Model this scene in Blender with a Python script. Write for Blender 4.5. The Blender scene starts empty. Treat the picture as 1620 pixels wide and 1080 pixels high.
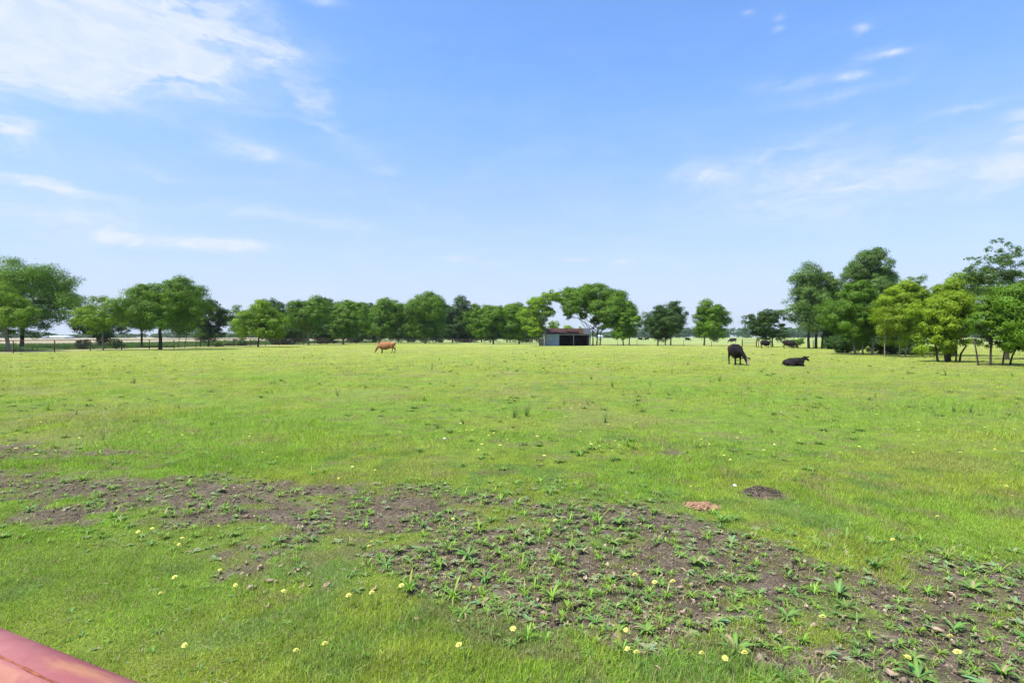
import bpy, bmesh, math, random
import numpy as np
from mathutils import Vector, Matrix

# ------------------------------------------------------------------ camera, sky, sun, exposure
scene = bpy.context.scene
COL = scene.collection
EYE = 1.8
F = 900.0            # focal length in photo pixels (1620 wide)
HOR = 532.0          # photo row of the horizon
cam_d = bpy.data.cameras.new("camera")
cam_d.lens = 20.0
cam_d.sensor_width = 36.0
cam_d.clip_start = 0.02
cam_d.clip_end = 6000
cam = bpy.data.objects.new("camera", cam_d)
COL.objects.link(cam)
cam.location = (0, 0, EYE)
cam.rotation_euler = (math.radians(90) - math.atan((540 - HOR) / F), 0, 0)
scene.camera = cam
scene.view_settings.view_transform = 'Standard'
scene.view_settings.look = 'None'
scene.view_settings.exposure = 1.1
scene.view_settings.gamma = 1.0

SUN_DIR = Vector((-0.50, -0.30, 1.05)).normalized()      # towards the sun
sun_el = math.asin(SUN_DIR.z)
sun_az = math.atan2(SUN_DIR.x, SUN_DIR.y)
sd = bpy.data.lights.new("sun", 'SUN')
sd.energy = 3.6
sd.angle = math.radians(1.5)
sd.color = (1.0, 0.95, 0.87)
so = bpy.data.objects.new("sun", sd)
COL.objects.link(so)
so.rotation_euler = SUN_DIR.to_track_quat('Z', 'Y').to_euler()
so.location = (0, 0, 60)

world = bpy.data.worlds.new("World")
scene.world = world
world.use_nodes = True


class NG:
    """small helper to write node maths"""
    def __init__(self, nt):
        self.nt = nt
        self.N = nt.nodes
        self.L = nt.links

    def put(self, sock, v):
        if isinstance(v, bpy.types.NodeSocket):
            self.L.new(v, sock)
        elif v is not None:
            sock.default_value = v

    def m(self, op, a, b=None, c=None, clamp=False):
        n = self.N.new('ShaderNodeMath')
        n.operation = op
        n.use_clamp = clamp
        self.put(n.inputs[0], a)
        if b is not None: self.put(n.inputs[1], b)
        if c is not None: self.put(n.inputs[2], c)
        return n.outputs[0]

    def sstep(self, v, lo, hi, a=0.0, b=1.0):
        n = self.N.new('ShaderNodeMapRange')
        n.interpolation_type = 'SMOOTHSTEP'
        self.put(n.inputs['Value'], v)
        n.inputs['From Min'].default_value = lo
        n.inputs['From Max'].default_value = hi
        n.inputs['To Min'].default_value = a
        n.inputs['To Max'].default_value = b
        return n.outputs[0]

    def mix(self, f, a, b, kind='MIX'):
        n = self.N.new('ShaderNodeMix')
        n.data_type = 'RGBA'
        n.blend_type = kind
        self.put(n.inputs[0], f)
        self.put(n.inputs[6], a if isinstance(a, bpy.types.NodeSocket) else (*a, 1) if len(a) == 3 else a)
        self.put(n.inputs[7], b if isinstance(b, bpy.types.NodeSocket) else (*b, 1) if len(b) == 3 else b)
        return n.outputs[2]

    def noise(self, vec, scale, detail=4, rough=0.55, dist=0.0):
        n = self.N.new('ShaderNodeTexNoise')
        if vec is not None: self.L.new(vec, n.inputs['Vector'])
        n.inputs['Scale'].default_value = scale
        n.inputs['Detail'].default_value = detail
        n.inputs['Roughness'].default_value = rough
        n.inputs['Distortion'].default_value = dist
        return n.outputs['Fac']

    def xyz(self, x, y, z=0.0):
        n = self.N.new('ShaderNodeCombineXYZ')
        self.put(n.inputs[0], x); self.put(n.inputs[1], y); self.put(n.inputs[2], z)
        return n.outputs[0]


def build_world():
    nt = world.node_tree
    nt.nodes.clear()
    g = NG(nt)
    out = g.N.new('ShaderNodeOutputWorld')
    bg = g.N.new('ShaderNodeBackground')
    sky = g.N.new('ShaderNodeTexSky')
    sky.sky_type = 'NISHITA'
    sky.sun_disc = False
    sky.sun_elevation = sun_el
    sky.sun_rotation = sun_az
    sky.altitude = 50
    sky.air_density = 1.0
    sky.dust_density = 1.2
    sky.ozone_density = 2.0
    tc = g.N.new('ShaderNodeTexCoord')
    sep = g.N.new('ShaderNodeSeparateXYZ')
    g.L.new(tc.outputs['Generated'], sep.inputs[0])
    x, y, z = sep.outputs
    az = g.m('MULTIPLY', g.m('ARCTAN2', x, y), 57.2958)          # degrees from straight ahead
    el = g.m('MULTIPLY', g.m('ARCSINE', z), 57.2958)
    # warp the direction with noise so cloud outlines are ragged
    p1 = g.xyz(g.m('MULTIPLY', az, 0.045), g.m('MULTIPLY', el, 0.11), 3.1)
    w1 = g.noise(p1, 1.6, 5, 0.6)
    p2 = g.xyz(g.m('MULTIPLY', az, 0.045), g.m('MULTIPLY', el, 0.11), 11.7)
    w2 = g.noise(p2, 1.6, 5, 0.6)
    azw = g.m('ADD', az, g.m('MULTIPLY', g.m('SUBTRACT', w1, 0.5), 13.0))
    elw = g.m('ADD', el, g.m('MULTIPLY', g.m('SUBTRACT', w2, 0.5), 6.0))
    streak = g.noise(g.xyz(g.m('MULTIPLY', azw, 0.06), g.m('MULTIPLY', elw, 0.22), 0.0), 2.0, 7, 0.62, 0.3)
    fine = g.noise(g.xyz(g.m('MULTIPLY', azw, 0.2), g.m('MULTIPLY', elw, 0.5), 5.0), 1.6, 7, 0.62)
    tot = None

    def blob(px, py, rx, ry, rot, s, lo=0.25, hi=0.7, warp=True):
        nonlocal tot
        t = (px - 810) / F
        a0 = math.degrees(math.atan(t))
        e0 = math.degrees(math.atan((HOR - py) / F / math.sqrt(1 + t * t)))
        k = 57.3 / F / (1 + t * t)
        ra = rx * k
        re = ry * 57.3 / F / math.sqrt(1 + t * t)
        A = azw if warp else g.m('ADD', g.m('MULTIPLY', az, 0.72), g.m('MULTIPLY', azw, 0.28))
        E = elw if warp else g.m('ADD', g.m('MULTIPLY', el, 0.72), g.m('MULTIPLY', elw, 0.28))
        dx = g.m('SUBTRACT', A, a0)
        dy = g.m('SUBTRACT', E, e0)
        c, s_ = math.cos(math.radians(rot)), math.sin(math.radians(rot))
        u = g.m('DIVIDE', g.m('ADD', g.m('MULTIPLY', dx, c), g.m('MULTIPLY', dy, s_)), ra)
        v = g.m('DIVIDE', g.m('SUBTRACT', g.m('MULTIPLY', dy, c), g.m('MULTIPLY', dx, s_)), re)
        r2 = g.m('ADD', g.m('MULTIPLY', u, u), g.m('MULTIPLY', v, v))
        fall = g.m('EXPONENT', g.m('MULTIPLY', r2, -1.0))
        tex = g.sstep(g.m('ADD', g.m('MULTIPLY', streak, 0.55), g.m('MULTIPLY', fine, 0.45)), lo, hi)
        a = g.m('MULTIPLY', g.m('MULTIPLY', fall, tex), s)
        tot = a if tot is None else g.m('ADD', tot, a)

    # bright bank, upper left
    blob(60, 40, 260, 60, -6, 1.5, 0.22, 0.6)
    blob(200, 92, 170, 26, -8, 1.3, 0.25, 0.6)
    blob(70, 105, 150, 30, 0, 1.0, 0.25, 0.65)
    blob(330, 22, 130, 40, -10, 1.2, 0.25, 0.62)
    blob(-150, 40, 200, 90, 0, 1.3, 0.25, 0.6)
    blob(335, 100, 45, 14, 0, 0.7, 0.25, 0.6)
    blob(190, 30, 200, 34, -6, 0.9, 0.15, 0.5)
    # long curved wisp falling to the right
    blob(500, 150, 105, 18, -42, 0.55, 0.3, 0.7)
    blob(448, 80, 30, 10, 60, 0.5, 0.3, 0.7)
    # left edge and mid left
    blob(10, 215, 70, 20, -8, 1.0, 0.3, 0.65)
    blob(400, 238, 55, 13, -8, 1.1, 0.3, 0.70, False)
    blob(225, 270, 70, 9, -6, 0.36, 0.3, 0.73, False)
    blob(600, 267, 26, 7, 4, 0.40, 0.3, 0.73, False)
    blob(60, 290, 110, 14, -6, 0.8, 0.3, 0.65)
    blob(60, 340, 170, 26, -3, 0.7, 0.25, 0.65)
    blob(200, 382, 44, 8, -8, 2.2, 0.2, 0.58, False)
    blob(350, 390, 62, 8, 0, 2.2, 0.2, 0.58, False)
    blob(480, 352, 130, 12, -4, 0.55, 0.3, 0.65)
    blob(725, 409, 20, 6, 0, 0.86, 0.25, 0.63, False)
    blob(768, 418, 26, 5, 0, 0.43, 0.25, 0.68, False)
    blob(915, 412, 20, 5, -6, 0.58, 0.25, 0.63, False)
    blob(985, 418, 16, 4, 0, 0.58, 0.25, 0.63, False)
    # right side
    blob(1100, 280, 42, 18, 6, 0.79, 0.25, 0.68, False)
    blob(1340, 290, 190, 42, 2, 0.85, 0.2, 0.7)
    blob(1240, 240, 130, 10, 20, 0.35, 0.3, 0.7)
    blob(1245, 136, 50, 8, -4, 0.6, 0.28, 0.68, False)
    blob(1330, 148, 70, 6, 2, 0.58, 0.3, 0.73, False)
    blob(1345, 124, 26, 5, -4, 0.85, 0.25, 0.58, False)
    blob(1410, 91, 22, 4, -4, 0.95, 0.25, 0.58, False)
    blob(1370, 98, 40, 8, 12, 0.36, 0.3, 0.73, False)
    blob(1369, 49, 12, 6, -10, 0.6, 0.25, 0.58, False)
    blob(1226, 31, 8, 5, 0, 0.45, 0.25, 0.63, False)
    blob(1225, 48, 10, 4, 0, 0.45, 0.25, 0.63, False)
    blob(1180, 19, 10, 3, 0, 0.4, 0.25, 0.63, False)
    blob(1540, 162, 60, 8, -4, 0.4, 0.3, 0.65)
    blob(1615, 185, 26, 10, 0, 0.86, 0.25, 0.63, False)
    blob(1612, 215, 30, 11, 15, 0.94, 0.25, 0.63, False)
    blob(1600, 262, 55, 15, 12, 0.8, 0.25, 0.6)
    blob(515, 3, 34, 6, 0, 0.58, 0.25, 0.63, False)
    alpha = g.m('MULTIPLY', g.m('MINIMUM', tot, 1.0), 1.0, clamp=True)
    # thin veil everywhere, stronger low down
    veil = g.m('MULTIPLY', g.sstep(streak, 0.35, 0.8), g.sstep(el, 34, 6, 0.02, 0.22))
    alpha = g.m('ADD', alpha, veil, clamp=True)
    hz = g.sstep(el, 27.0, -4.0, 0.0, 1.0)
    hz = g.m('MULTIPLY', g.m('POWER', hz, 1.15), HZ_AMT)
    scl = g.N.new('ShaderNodeVectorMath'); scl.operation = 'SCALE'
    g.L.new(sky.outputs[0], scl.inputs[0]); scl.inputs['Scale'].default_value = SKY_S
    base = g.mix(1.0, scl.outputs[0], SKY_TINT, 'MULTIPLY')
    base = g.mix(g.sstep(el, 26, 6), base, g.mix(1.0, base, (0.74, 0.74, 0.80), 'MULTIPLY'))
    base = g.mix(hz, base, HZ_COL)
    cc = g.mix(g.sstep(fine, 0.3, 0.75), CLOUD_A, CLOUD_B)
    col = g.mix(g.m('MULTIPLY', alpha, 0.86), base, cc)
    g.L.new(col, bg.inputs[0])
    bg.inputs[1].default_value = 1.0
    g.L.new(bg.outputs[0], out.inputs[0])


SKY_S = 0.10
SKY_TINT = (0.86, 1.10, 1.40)
HZ_AMT = 0.95
HZ_COL = (0.325, 0.372, 0.455)
CLOUD_A = (0.34, 0.39, 0.46)
CLOUD_B = (0.42, 0.44, 0.46)
build_world()

# ------------------------------------------------------------------ helpers
RNG = np.random.default_rng(7)
random.seed(7)


def G(px, py):
    """ground point for a photo position (flat ground)"""
    d = EYE * F / (py - HOR)
    return ((px - 810) / F * d, d)


def PD(px, d):
    return ((px - 810) / F * d, d)


def hash2(ix, iy, seed):
    h = (ix.astype(np.int64) * 374761393 + iy.astype(np.int64) * 668265263 + seed * 1442695041) & 0x7fffffff
    h = ((h ^ (h >> 13)) * 1274126177) & 0x7fffffff
    h = (h ^ (h >> 16)) & 0xffffff
    return h / float(0xffffff)


def vnoise(x, y, seed=0):
    ix = np.floor(x); iy = np.floor(y)
    fx = x - ix; fy = y - iy
    fx = fx * fx * (3 - 2 * fx); fy = fy * fy * (3 - 2 * fy)
    ix = ix.astype(np.int64); iy = iy.astype(np.int64)
    a = hash2(ix, iy, seed); b = hash2(ix + 1, iy, seed)
    c = hash2(ix, iy + 1, seed); d = hash2(ix + 1, iy + 1, seed)
    return (a * (1 - fx) + b * fx) * (1 - fy) + (c * (1 - fx) + d * fx) * fy


def fbm(x, y, seed=0, oct=4):
    s = 0; amp = 1; tot = 0
    for i in range(oct):
        s = s + amp * vnoise(x, y, seed + i * 17)
        tot += amp; amp *= 0.5
        x = x * 2.03 + 5.2; y = y * 2.03 + 1.7
    return s / tot


def sm(v, lo, hi):
    t = np.clip((v - lo) / (hi - lo), 0, 1)
    return t * t * (3 - 2 * t)


# bare soil band: upper and lower limits as photo rows per photo column
UPX = np.array([-300, 0, 150, 300, 450, 600, 750, 900, 1050, 1200, 1320, 1450, 1620, 1900])
UPY = np.array([672, 684, 700, 712, 742, 766, 772, 764, 775, 838, 858, 862, 876, 910])
LOX = np.array([-300, 0, 150, 300, 420, 520, 640, 760, 850, 1000, 1150, 1300, 1620, 1900])
LOY = np.array([800, 822, 828, 835, 870, 905, 900, 960, 1000, 1012, 1030, 1090, 1200, 1300])
MOUND = G(1207, 783)
DUNG = G(1112, 800)


def soil_mask(x, y):
    yy = np.maximum(y, 0.5)
    px = 810 + F * x / yy
    row = HOR + EYE * F / yy
    up = np.interp(px, UPX, UPY); lo = np.interp(px, LOX, LOY)
    up = up + (fbm(x * 0.9, y * 0.9, 3) - 0.5) * 60 * np.minimum(1, (row - HOR) / 300)
    lo = lo + (fbm(x * 1.3, y * 1.3, 9) - 0.5) * 110
    ins = sm(row, up - 12, up + 42) * (1 - sm(row, lo - 30, lo + 35))
    n = fbm(x * 1.1, y * 1.6, 21, 4)
    n2 = fbm(x * 5, y * 6, 31, 3)
    left = 1 - sm(px, 450, 760)
    # left half: streaky with turf islands; right half: mostly bare
    band = np.exp(-((row - np.interp(px, [0, 400, 800], [778, 795, 800])) / 42.0) ** 2)
    v = ins * (0.84 * (1 - left) + (0.38 + 0.42 * np.maximum(band, 1.0 * np.exp(-((row - 710) / 24) ** 2) * (1 - sm(px, 250, 480)))) * left) + (n - 0.5) * 1.0 + (n2 - 0.5) * 0.55
    soil = sm(v, 0.42, 0.78) * (ins > 0.02)
    # scattered litter patch, lower left of middle, and small patch in the turf
    q = np.exp(-(((px - 385) / 85) ** 2 + ((row - 900) / 42) ** 2))
    soil = np.maximum(soil, sm(q * 0.8 + (n2 - 0.5) * 0.9 + (n - 0.5) * 0.4, 0.42, 0.72) * 0.85)
    q = np.exp(-(((px - 1066) / 30) ** 2 + ((row - 718) / 9) ** 2))
    soil = np.maximum(soil, sm(q + (n2 - 0.5) * 0.8, 0.5, 0.8) * 0.8)
    for (cx, cy, rx, ry) in ((MOUND[0], MOUND[1], .25, .28), (DUNG[0], DUNG[1], .2, .2)):
        q = np.exp(-(((x - cx) / rx) ** 2 + ((y - cy) / ry) ** 2))
        soil = np.maximum(soil, sm(q + (n2 - 0.5) * 0.4, 0.36, 0.6))
    return soil


def ground_z(x, y):
    d = np.sqrt(x * x + y * y)
    near = np.exp(-(d / 30.0) ** 2)
    z = (fbm(x * 0.35, y * 0.35, 41, 3) - 0.5) * 0.10 * near
    z = z + (fbm(x * 2.2, y * 2.2, 43, 3) - 0.5) * 0.045 * near
    q = ((x - MOUND[0]) / 0.27) ** 2 + ((y - MOUND[1]) / 0.24) ** 2
    z = z + 0.10 * np.exp(-q * 1.3) * (0.75 + 0.5 * fbm(x * 9, y * 9, 45, 3))
    return z


def gz(x, y):
    return float(ground_z(np.array([x], float), np.array([y], float))[0])


def mesh_np(name, verts, faces, nper, mat, parent=None, col=None, smooth=False, link=True, attrs=None):
    """fast mesh from arrays; nper = vertices per face"""
    me = bpy.data.meshes.new(name)
    verts = np.asarray(verts, dtype=np.float32)
    faces = np.asarray(faces, dtype=np.int32)
    nf = len(faces)
    me.vertices.add(len(verts))
    me.vertices.foreach_set('co', verts.ravel())
    me.loops.add(nf * nper)
    me.loops.foreach_set('vertex_index', faces.ravel())
    me.polygons.add(nf)
    me.polygons.foreach_set('loop_start', np.arange(nf, dtype=np.int32) * nper)
    if smooth:
        me.polygons.foreach_set('use_smooth', np.ones(nf, dtype=bool))
    me.update(calc_edges=True)
    if col is not None:
        a = me.color_attributes.new('col', 'FLOAT_COLOR', 'POINT')
        c = np.ones((len(verts), 4), dtype=np.float32)
        c[:, :3] = col
        a.data.foreach_set('color', c.ravel())
    if attrs:
        for k, v in attrs.items():
            a = me.attributes.new(k, 'FLOAT', 'POINT')
            a.data.foreach_set('value', np.asarray(v, dtype=np.float32))
    me.materials.append(mat)
    o = bpy.data.objects.new(name, me)
    if link: COL.objects.link(o)
    if parent: o.parent = parent
    return o


def tag(o, label=None, cat=None, group=None, kind=None):
    if label: o['label'] = label
    if cat: o['category'] = cat
    if group: o['group'] = group
    if kind: o['kind'] = kind
    return o


def empty(name, loc, rz=0):
    o = bpy.data.objects.new(name, None)
    o.empty_display_size = 0.2
    COL.objects.link(o)
    o.location = loc
    o.rotation_euler = (0, 0, rz)
    return o


def bm_obj(name, bm, mat, parent=None, smooth=False):
    me = bpy.data.meshes.new(name)
    bmesh.ops.recalc_face_normals(bm, faces=bm.faces)
    bm.to_mesh(me); bm.free()
    if smooth:
        for p in me.polygons: p.use_smooth = True
    for m_ in (mat if isinstance(mat, (list, tuple)) else [mat]):
        me.materials.append(m_)
    o = bpy.data.objects.new(name, me)
    COL.objects.link(o)
    if parent: o.parent = parent
    return o


def bx(bm, c, s, rz=0, ry=0, mi=0):
    r = bmesh.ops.create_cube(bm, size=1.0)
    M = Matrix.Translation(c) @ Matrix.Rotation(rz, 4, 'Z') @ Matrix.Rotation(ry, 4, 'Y') @ Matrix.Diagonal((*s, 1))
    bmesh.ops.transform(bm, matrix=M, verts=r['verts'])
    for v in r['verts']:
        for f in v.link_faces: f.material_index = mi


def tube(bm, pts, radii, seg=8, cap=True):
    """tapered tube along points"""
    pts = [Vector(p) for p in pts]
    rings = []
    up = Vector((0.13, 0.97, 0.21))
    for i, p in enumerate(pts):
        t = (pts[min(i + 1, len(pts) - 1)] - pts[max(i - 1, 0)]).normalized()
        a = t.cross(up)
        if a.length < 1e-3: a = t.cross(Vector((1, 0, 0)))
        a.normalize(); b = t.cross(a)
        rings.append([bm.verts.new(p + (a * math.cos(2 * math.pi * k / seg) + b * math.sin(2 * math.pi * k / seg)) * radii[i]) for k in range(seg)])
    for i in range(len(rings) - 1):
        for k in range(seg):
            bm.faces.new((rings[i][k], rings[i][(k + 1) % seg], rings[i + 1][(k + 1) % seg], rings[i + 1][k]))
    if cap:
        bm.faces.new(rings[0][::-1]); bm.faces.new(rings[-1])


# ------------------------------------------------------------------ materials
def new_mat(name):
    m = bpy.data.materials.new(name)
    m.use_nodes = True
    g = NG(m.node_tree)
    p = m.node_tree.nodes['Principled BSDF']
    return m, g, p


def rough_spec(p, r, s=0.3):
    p.inputs['Roughness'].default_value = r
    p.inputs['Specular IOR Level'].default_value = s


def mat_leafy(name, trans=0.35, rough=0.55, spec=0.25):
    m, g, p = new_mat(name)
    a = g.N.new('ShaderNodeAttribute'); a.attribute_name = 'col'
    g.L.new(a.outputs['Color'], p.inputs['Base Color'])
    rough_spec(p, rough, spec)
    t = g.N.new('ShaderNodeBsdfTranslucent')
    tc = g.mix(1.0, a.outputs['Color'], (1.15, 1.25, 0.6), 'MULTIPLY')
    g.L.new(tc, t.inputs['Color'])
    mx = g.N.new('ShaderNodeMixShader')
    mx.inputs[0].default_value = trans
    g.L.new(p.outputs[0], mx.inputs[1]); g.L.new(t.outputs[0], mx.inputs[2])
    o = [n for n in g.N if n.type == 'OUTPUT_MATERIAL'][0]
    g.L.new(mx.outputs[0], o.inputs['Surface'])
    return m


def mat_noise(name, c1, c2, scale=6, rough=0.8, spec=0.2, bump=0.0, detail=5, c3=None, scale3=1.0, metal=0.0):
    m, g, p = new_mat(name)
    tc = g.N.new('ShaderNodeTexCoord').outputs['Object']
    f = g.noise(tc, scale, detail, 0.6)
    c = g.mix(g.sstep(f, 0.35, 0.65), c1, c2)
    if c3 is not None:
        c = g.mix(g.sstep(g.noise(tc, scale3, 5, 0.65), 0.5, 0.62), c, c3)
    g.L.new(c, p.inputs['Base Color'])
    rough_spec(p, rough, spec)
    p.inputs['Metallic'].default_value = metal
    if bump:
        b = g.N.new('ShaderNodeBump'); b.inputs['Distance'].default_value = bump
        g.L.new(f, b.inputs['Height']); g.L.new(b.outputs[0], p.inputs['Normal'])
    return m


M_leaf = mat_leafy('foliage', 0.30)
M_grass = mat_leafy('grass_blades', 0.38, 0.6, 0.12)
M_weed = mat_leafy('weed_leaves', 0.25, 0.5, 0.3)
M_bark = mat_noise('bark', (0.035, 0.029, 0.023), (0.075, 0.064, 0.05), 5, 0.95, 0.1, 0.03)
M_bark_pale = mat_noise('pale_bark', (0.15, 0.13, 0.10), (0.26, 0.225, 0.18), 5, 0.95, 0.1, 0.03)
M_rustpipe = mat_noise('rusty_pipe', (0.075, 0.035, 0.022), (0.13, 0.06, 0.035), 3, 0.8, 0.3)
M_post = mat_noise('weathered_post', (0.10, 0.09, 0.08), (0.22, 0.20, 0.18), 3, 0.9, 0.2)
M_wire = mat_noise('fence_wire', (0.16, 0.15, 0.14), (0.26, 0.25, 0.24), 3, 0.6, 0.4)


def ground_material():
    m, g, p = new_mat('pasture_ground')
    tc = g.N.new('ShaderNodeTexCoord').outputs['Object']
    at = g.N.new('ShaderNodeAttribute'); at.attribute_name = 'soil'
    ac = g.N.new('ShaderNodeAttribute'); ac.attribute_name = 'col'
    soil = at.outputs['Fac']
    n1 = g.noise(tc, 26, 6, 0.7)
    n2 = g.noise(tc, 4.0, 5, 0.6)
    n3 = g.noise(tc, 90, 3, 0.7)
    s = g.mix(g.sstep(n1, 0.35, 0.68), (0.105, 0.078, 0.054), (0.225, 0.170, 0.118))
    s = g.mix(g.sstep(n2, 0.45, 0.75), s, (0.26, 0.205, 0.15))
    s = g.mix(g.sstep(n3, 0.62, 0.72), s, (0.32, 0.27, 0.20))
    turf = g.mix(g.sstep(n3, 0.35, 0.7), (0.62, 0.62, 0.62), (1.2, 1.2, 1.2))
    turf = g.mix(1.0, ac.outputs['Color'], turf, 'MULTIPLY')
    c = g.mix(soil, turf, s)
    g.L.new(c, p.inputs['Base Color'])
    rough_spec(p, 0.95, 0.08)
    b = g.N.new('ShaderNodeBump'); b.inputs['Distance'].default_value = 0.06; b.inputs['Strength'].default_value = 1.0
    g.L.new(g.m('ADD', n1, g.m('MULTIPLY', n3, 0.4)), b.inputs['Height'])
    g.L.new(b.outputs[0], p.inputs['Normal'])
    return m


# ------------------------------------------------------------------ turf tone shared by ground and blades
def turf_tone(x, y):
    """base colour of the turf at a place (n,3)"""
    d = np.sqrt(x * x + y * y)
    lo = fbm(x * 0.16, y * 0.16, 61, 3)
    mi = fbm(x * 0.7, y * 0.7, 62, 3)
    hi = fbm(x * 2.3, y * 2.3, 63, 2)
    yel = np.array([0.305, 0.375, 0.050]); grn = np.array([0.234, 0.368, 0.042]); blu = np.array([0.150, 0.270, 0.058])
    tan = np.array([0.34, 0.31, 0.12])
    t = sm(mi * 0.55 + lo * 0.45 + sm(d, 6, 40) * 0.20, 0.36, 0.68)[:, None]
    c = grn * (1 - t) + yel * t
    b = (sm(lo * 0.4 + hi * 0.6, 0.54, 0.72) * 0.7)[:, None]
    c = c * (1 - b) + blu * b
    ff = fbm(x * 5.5, y * 5.5, 64, 3)
    c = c * (0.72 + 0.62 * ff)[:, None]
    th = (sm(fbm(x * 3.1, y * 3.1, 65, 3), 0.60, 0.74) * 0.50)[:, None]
    c = c * (1 - th) + np.array([0.29, 0.24, 0.12]) * th
    q = (sm(fbm(x * 0.5, y * 0.5, 71, 3), 0.58, 0.80) * 0.42 * sm(d, 3, 9) + sm(d, 10, 70) * 0.25)[:, None]
    q = np.clip(q, 0, 0.8)
    c = c * (1 - q) + tan * q
    return c


# fence lines used as field limits
FENCE_A = (-54.7, 53.0)
FENCE_DIR = 0.152


def far_tone(x, y, c):
    """fields beyond the pasture's fences"""
    lx = -53.5 + FENCE_DIR * (y - 61.0)          # left fence line x at y
    beyond = sm(lx - x, 0.0, 0.8)[:, None]
    off = lx - x
    strip = (sm(off, 9.0, 12.0) * (1 - sm(off, 52.0, 60.0)))[:, None]
    pale = np.array([0.32, 0.32, 0.14]); dark = np.array([0.12, 0.19, 0.05]); tan = np.array([0.36, 0.29, 0.185])
    n = fbm(x * 0.05, y * 0.05, 81, 4)[:, None]
    far = tan * (1 - n) + np.array([0.38, 0.35, 0.21]) * n
    o = pale * (1 - strip) + dark * strip
    far_w = sm(off, 52.0, 60.0)[:, None]
    o = o * (1 - far_w) + far * far_w
    c = c * (1 - beyond) + o * beyond
    # far side of the wire fence: pale hay field
    fy = 104 + np.clip(-x - 5, 0, 60) * 0.9
    b2 = (sm(y - fy, 0, 45) * (1 - sm(lx - x, 0, 0.8)))[:, None]
    hay = np.array([0.29, 0.35, 0.11]) * (0.85 + 0.3 * n)
    c = c * (1 - b2) + hay * b2
    return c


# ------------------------------------------------------------------ ground
def build_ground():
    radii = [0.0, 0.8, 1.4, 1.8]
    while radii[-1] < 16: radii.append(radii[-1] * 1.0075)
    while radii[-1] < 1500: radii.append(radii[-1] * 1.03)
    radii = np.array(radii)
    a_front = np.radians(np.linspace(-56, 56, 300))
    a_back = np.radians(np.linspace(56, 304, 42))[1:-1]
    ang = np.concatenate([a_front, a_back])
    R, A = np.meshgrid(radii[1:], ang, indexing='ij')
    x = (R * np.sin(A)).ravel(); y = (R * np.cos(A)).ravel()
    x = np.concatenate([[0.0], x]); y = np.concatenate([[0.0], y])
    z = ground_z(x, y)
    soil = soil_mask(x, y) * (y > 0.8)
    z = z - 0.014 * soil + soil * (fbm(x * 9, y * 9, 91, 3) - 0.5) * 0.06
    z[0] = 0
    na = len(ang); nr = len(radii) - 1
    i = np.arange(nr - 1)[:, None] * na; j = np.arange(na)[None, :]
    a = 1 + i + j; b = 1 + i + (j + 1) % na; c = b + na; d = a + na
    quads = np.stack([a, d, c, b], -1).reshape(-1, 4)
    # centre fan as quads (degenerate-free: pair neighbouring triangles)
    fan = []
    for k in range(0, na - 1, 2):
        fan.append((0, 1 + k, 1 + (k + 1) % na, 1 + (k + 2) % na))
    quads = np.concatenate([quads, np.array(fan)])
    col = far_tone(x, y, turf_tone(x, y))
    d = np.sqrt(x * x + y * y)
    under = (1 - sm(d, 8, 60))[:, None] * 0.25          # thatch between the blades is browner
    col = col * (1 - under) + np.array([0.19, 0.20, 0.07]) * under
    o = mesh_np('ground', np.stack([x, y, z], -1), quads, 4, ground_material(), col=col, smooth=True, attrs={'soil': soil})
    tag(o, 'level green pasture ground with a band of bare dark soil', kind='structure')
    return o


build_ground()


# ------------------------------------------------------------------ grass blades
def blades(x, y, h, w, lean, az, col, seg2=True):
    """arrays -> verts, tris, colours"""
    n = len(x)
    z = ground_z(x, y) - 0.01
    ca, sa = np.cos(az), np.sin(az)
    fa = RNG.uniform(0, 2 * np.pi, n)            # facing of the width
    wx, wy = np.cos(fa) * w / 2, np.sin(fa) * w / 2
    tipx = x + ca * lean * h; tipy = y + sa * lean * h
    tipz = z + h * np.sqrt(np.maximum(0.1, 1 - (lean * 0.8) ** 2))
    if seg2:
        mx = x + ca * lean * h * 0.33; my = y + sa * lean * h * 0.33; mz = z + (tipz - z) * 0.6
        V = np.empty((n, 5, 3), np.float32)
        V[:, 0] = np.stack([x - wx, y - wy, z], -1); V[:, 1] = np.stack([x + wx, y + wy, z], -1)
        V[:, 2] = np.stack([mx + wx * .8, my + wy * .8, mz], -1); V[:, 3] = np.stack([mx - wx * .8, my - wy * .8, mz], -1)
        V[:, 4] = np.stack([tipx, tipy, tipz], -1)
        b = (np.arange(n) * 5)[:, None]
        T = np.concatenate([b + [0, 1, 2], b + [0, 2, 3], b + [3, 2, 4]], 1).reshape(-1, 3)
        C = np.repeat(col, 5, 0)
        return V.reshape(-1, 3), T, C
    V = np.empty((n, 3, 3), np.float32)
    V[:, 0] = np.stack([x - wx, y - wy, z], -1); V[:, 1] = np.stack([x + wx, y + wy, z], -1)
    V[:, 2] = np.stack([tipx, tipy, tipz], -1)
    T = (np.arange(n) * 3)[:, None] + np.array([0, 1, 2])
    return V.reshape(-1, 3), T, np.repeat(col, 3, 0)


def scatter(n, r0, r1, power):
    """points in the view wedge, density ~ r^-power"""
    u = RNG.random(n)
    k = 2 - power
    if abs(k) < 1e-3:
        r = r0 * (r1 / r0) ** u
    else:
        r = (r0 ** k + u * (r1 ** k - r0 ** k)) ** (1 / k)
    y = r
    t = RNG.uniform(-1.0, 1.0, n)
    return t * (y * 1.0 + 2.6), y


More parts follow.
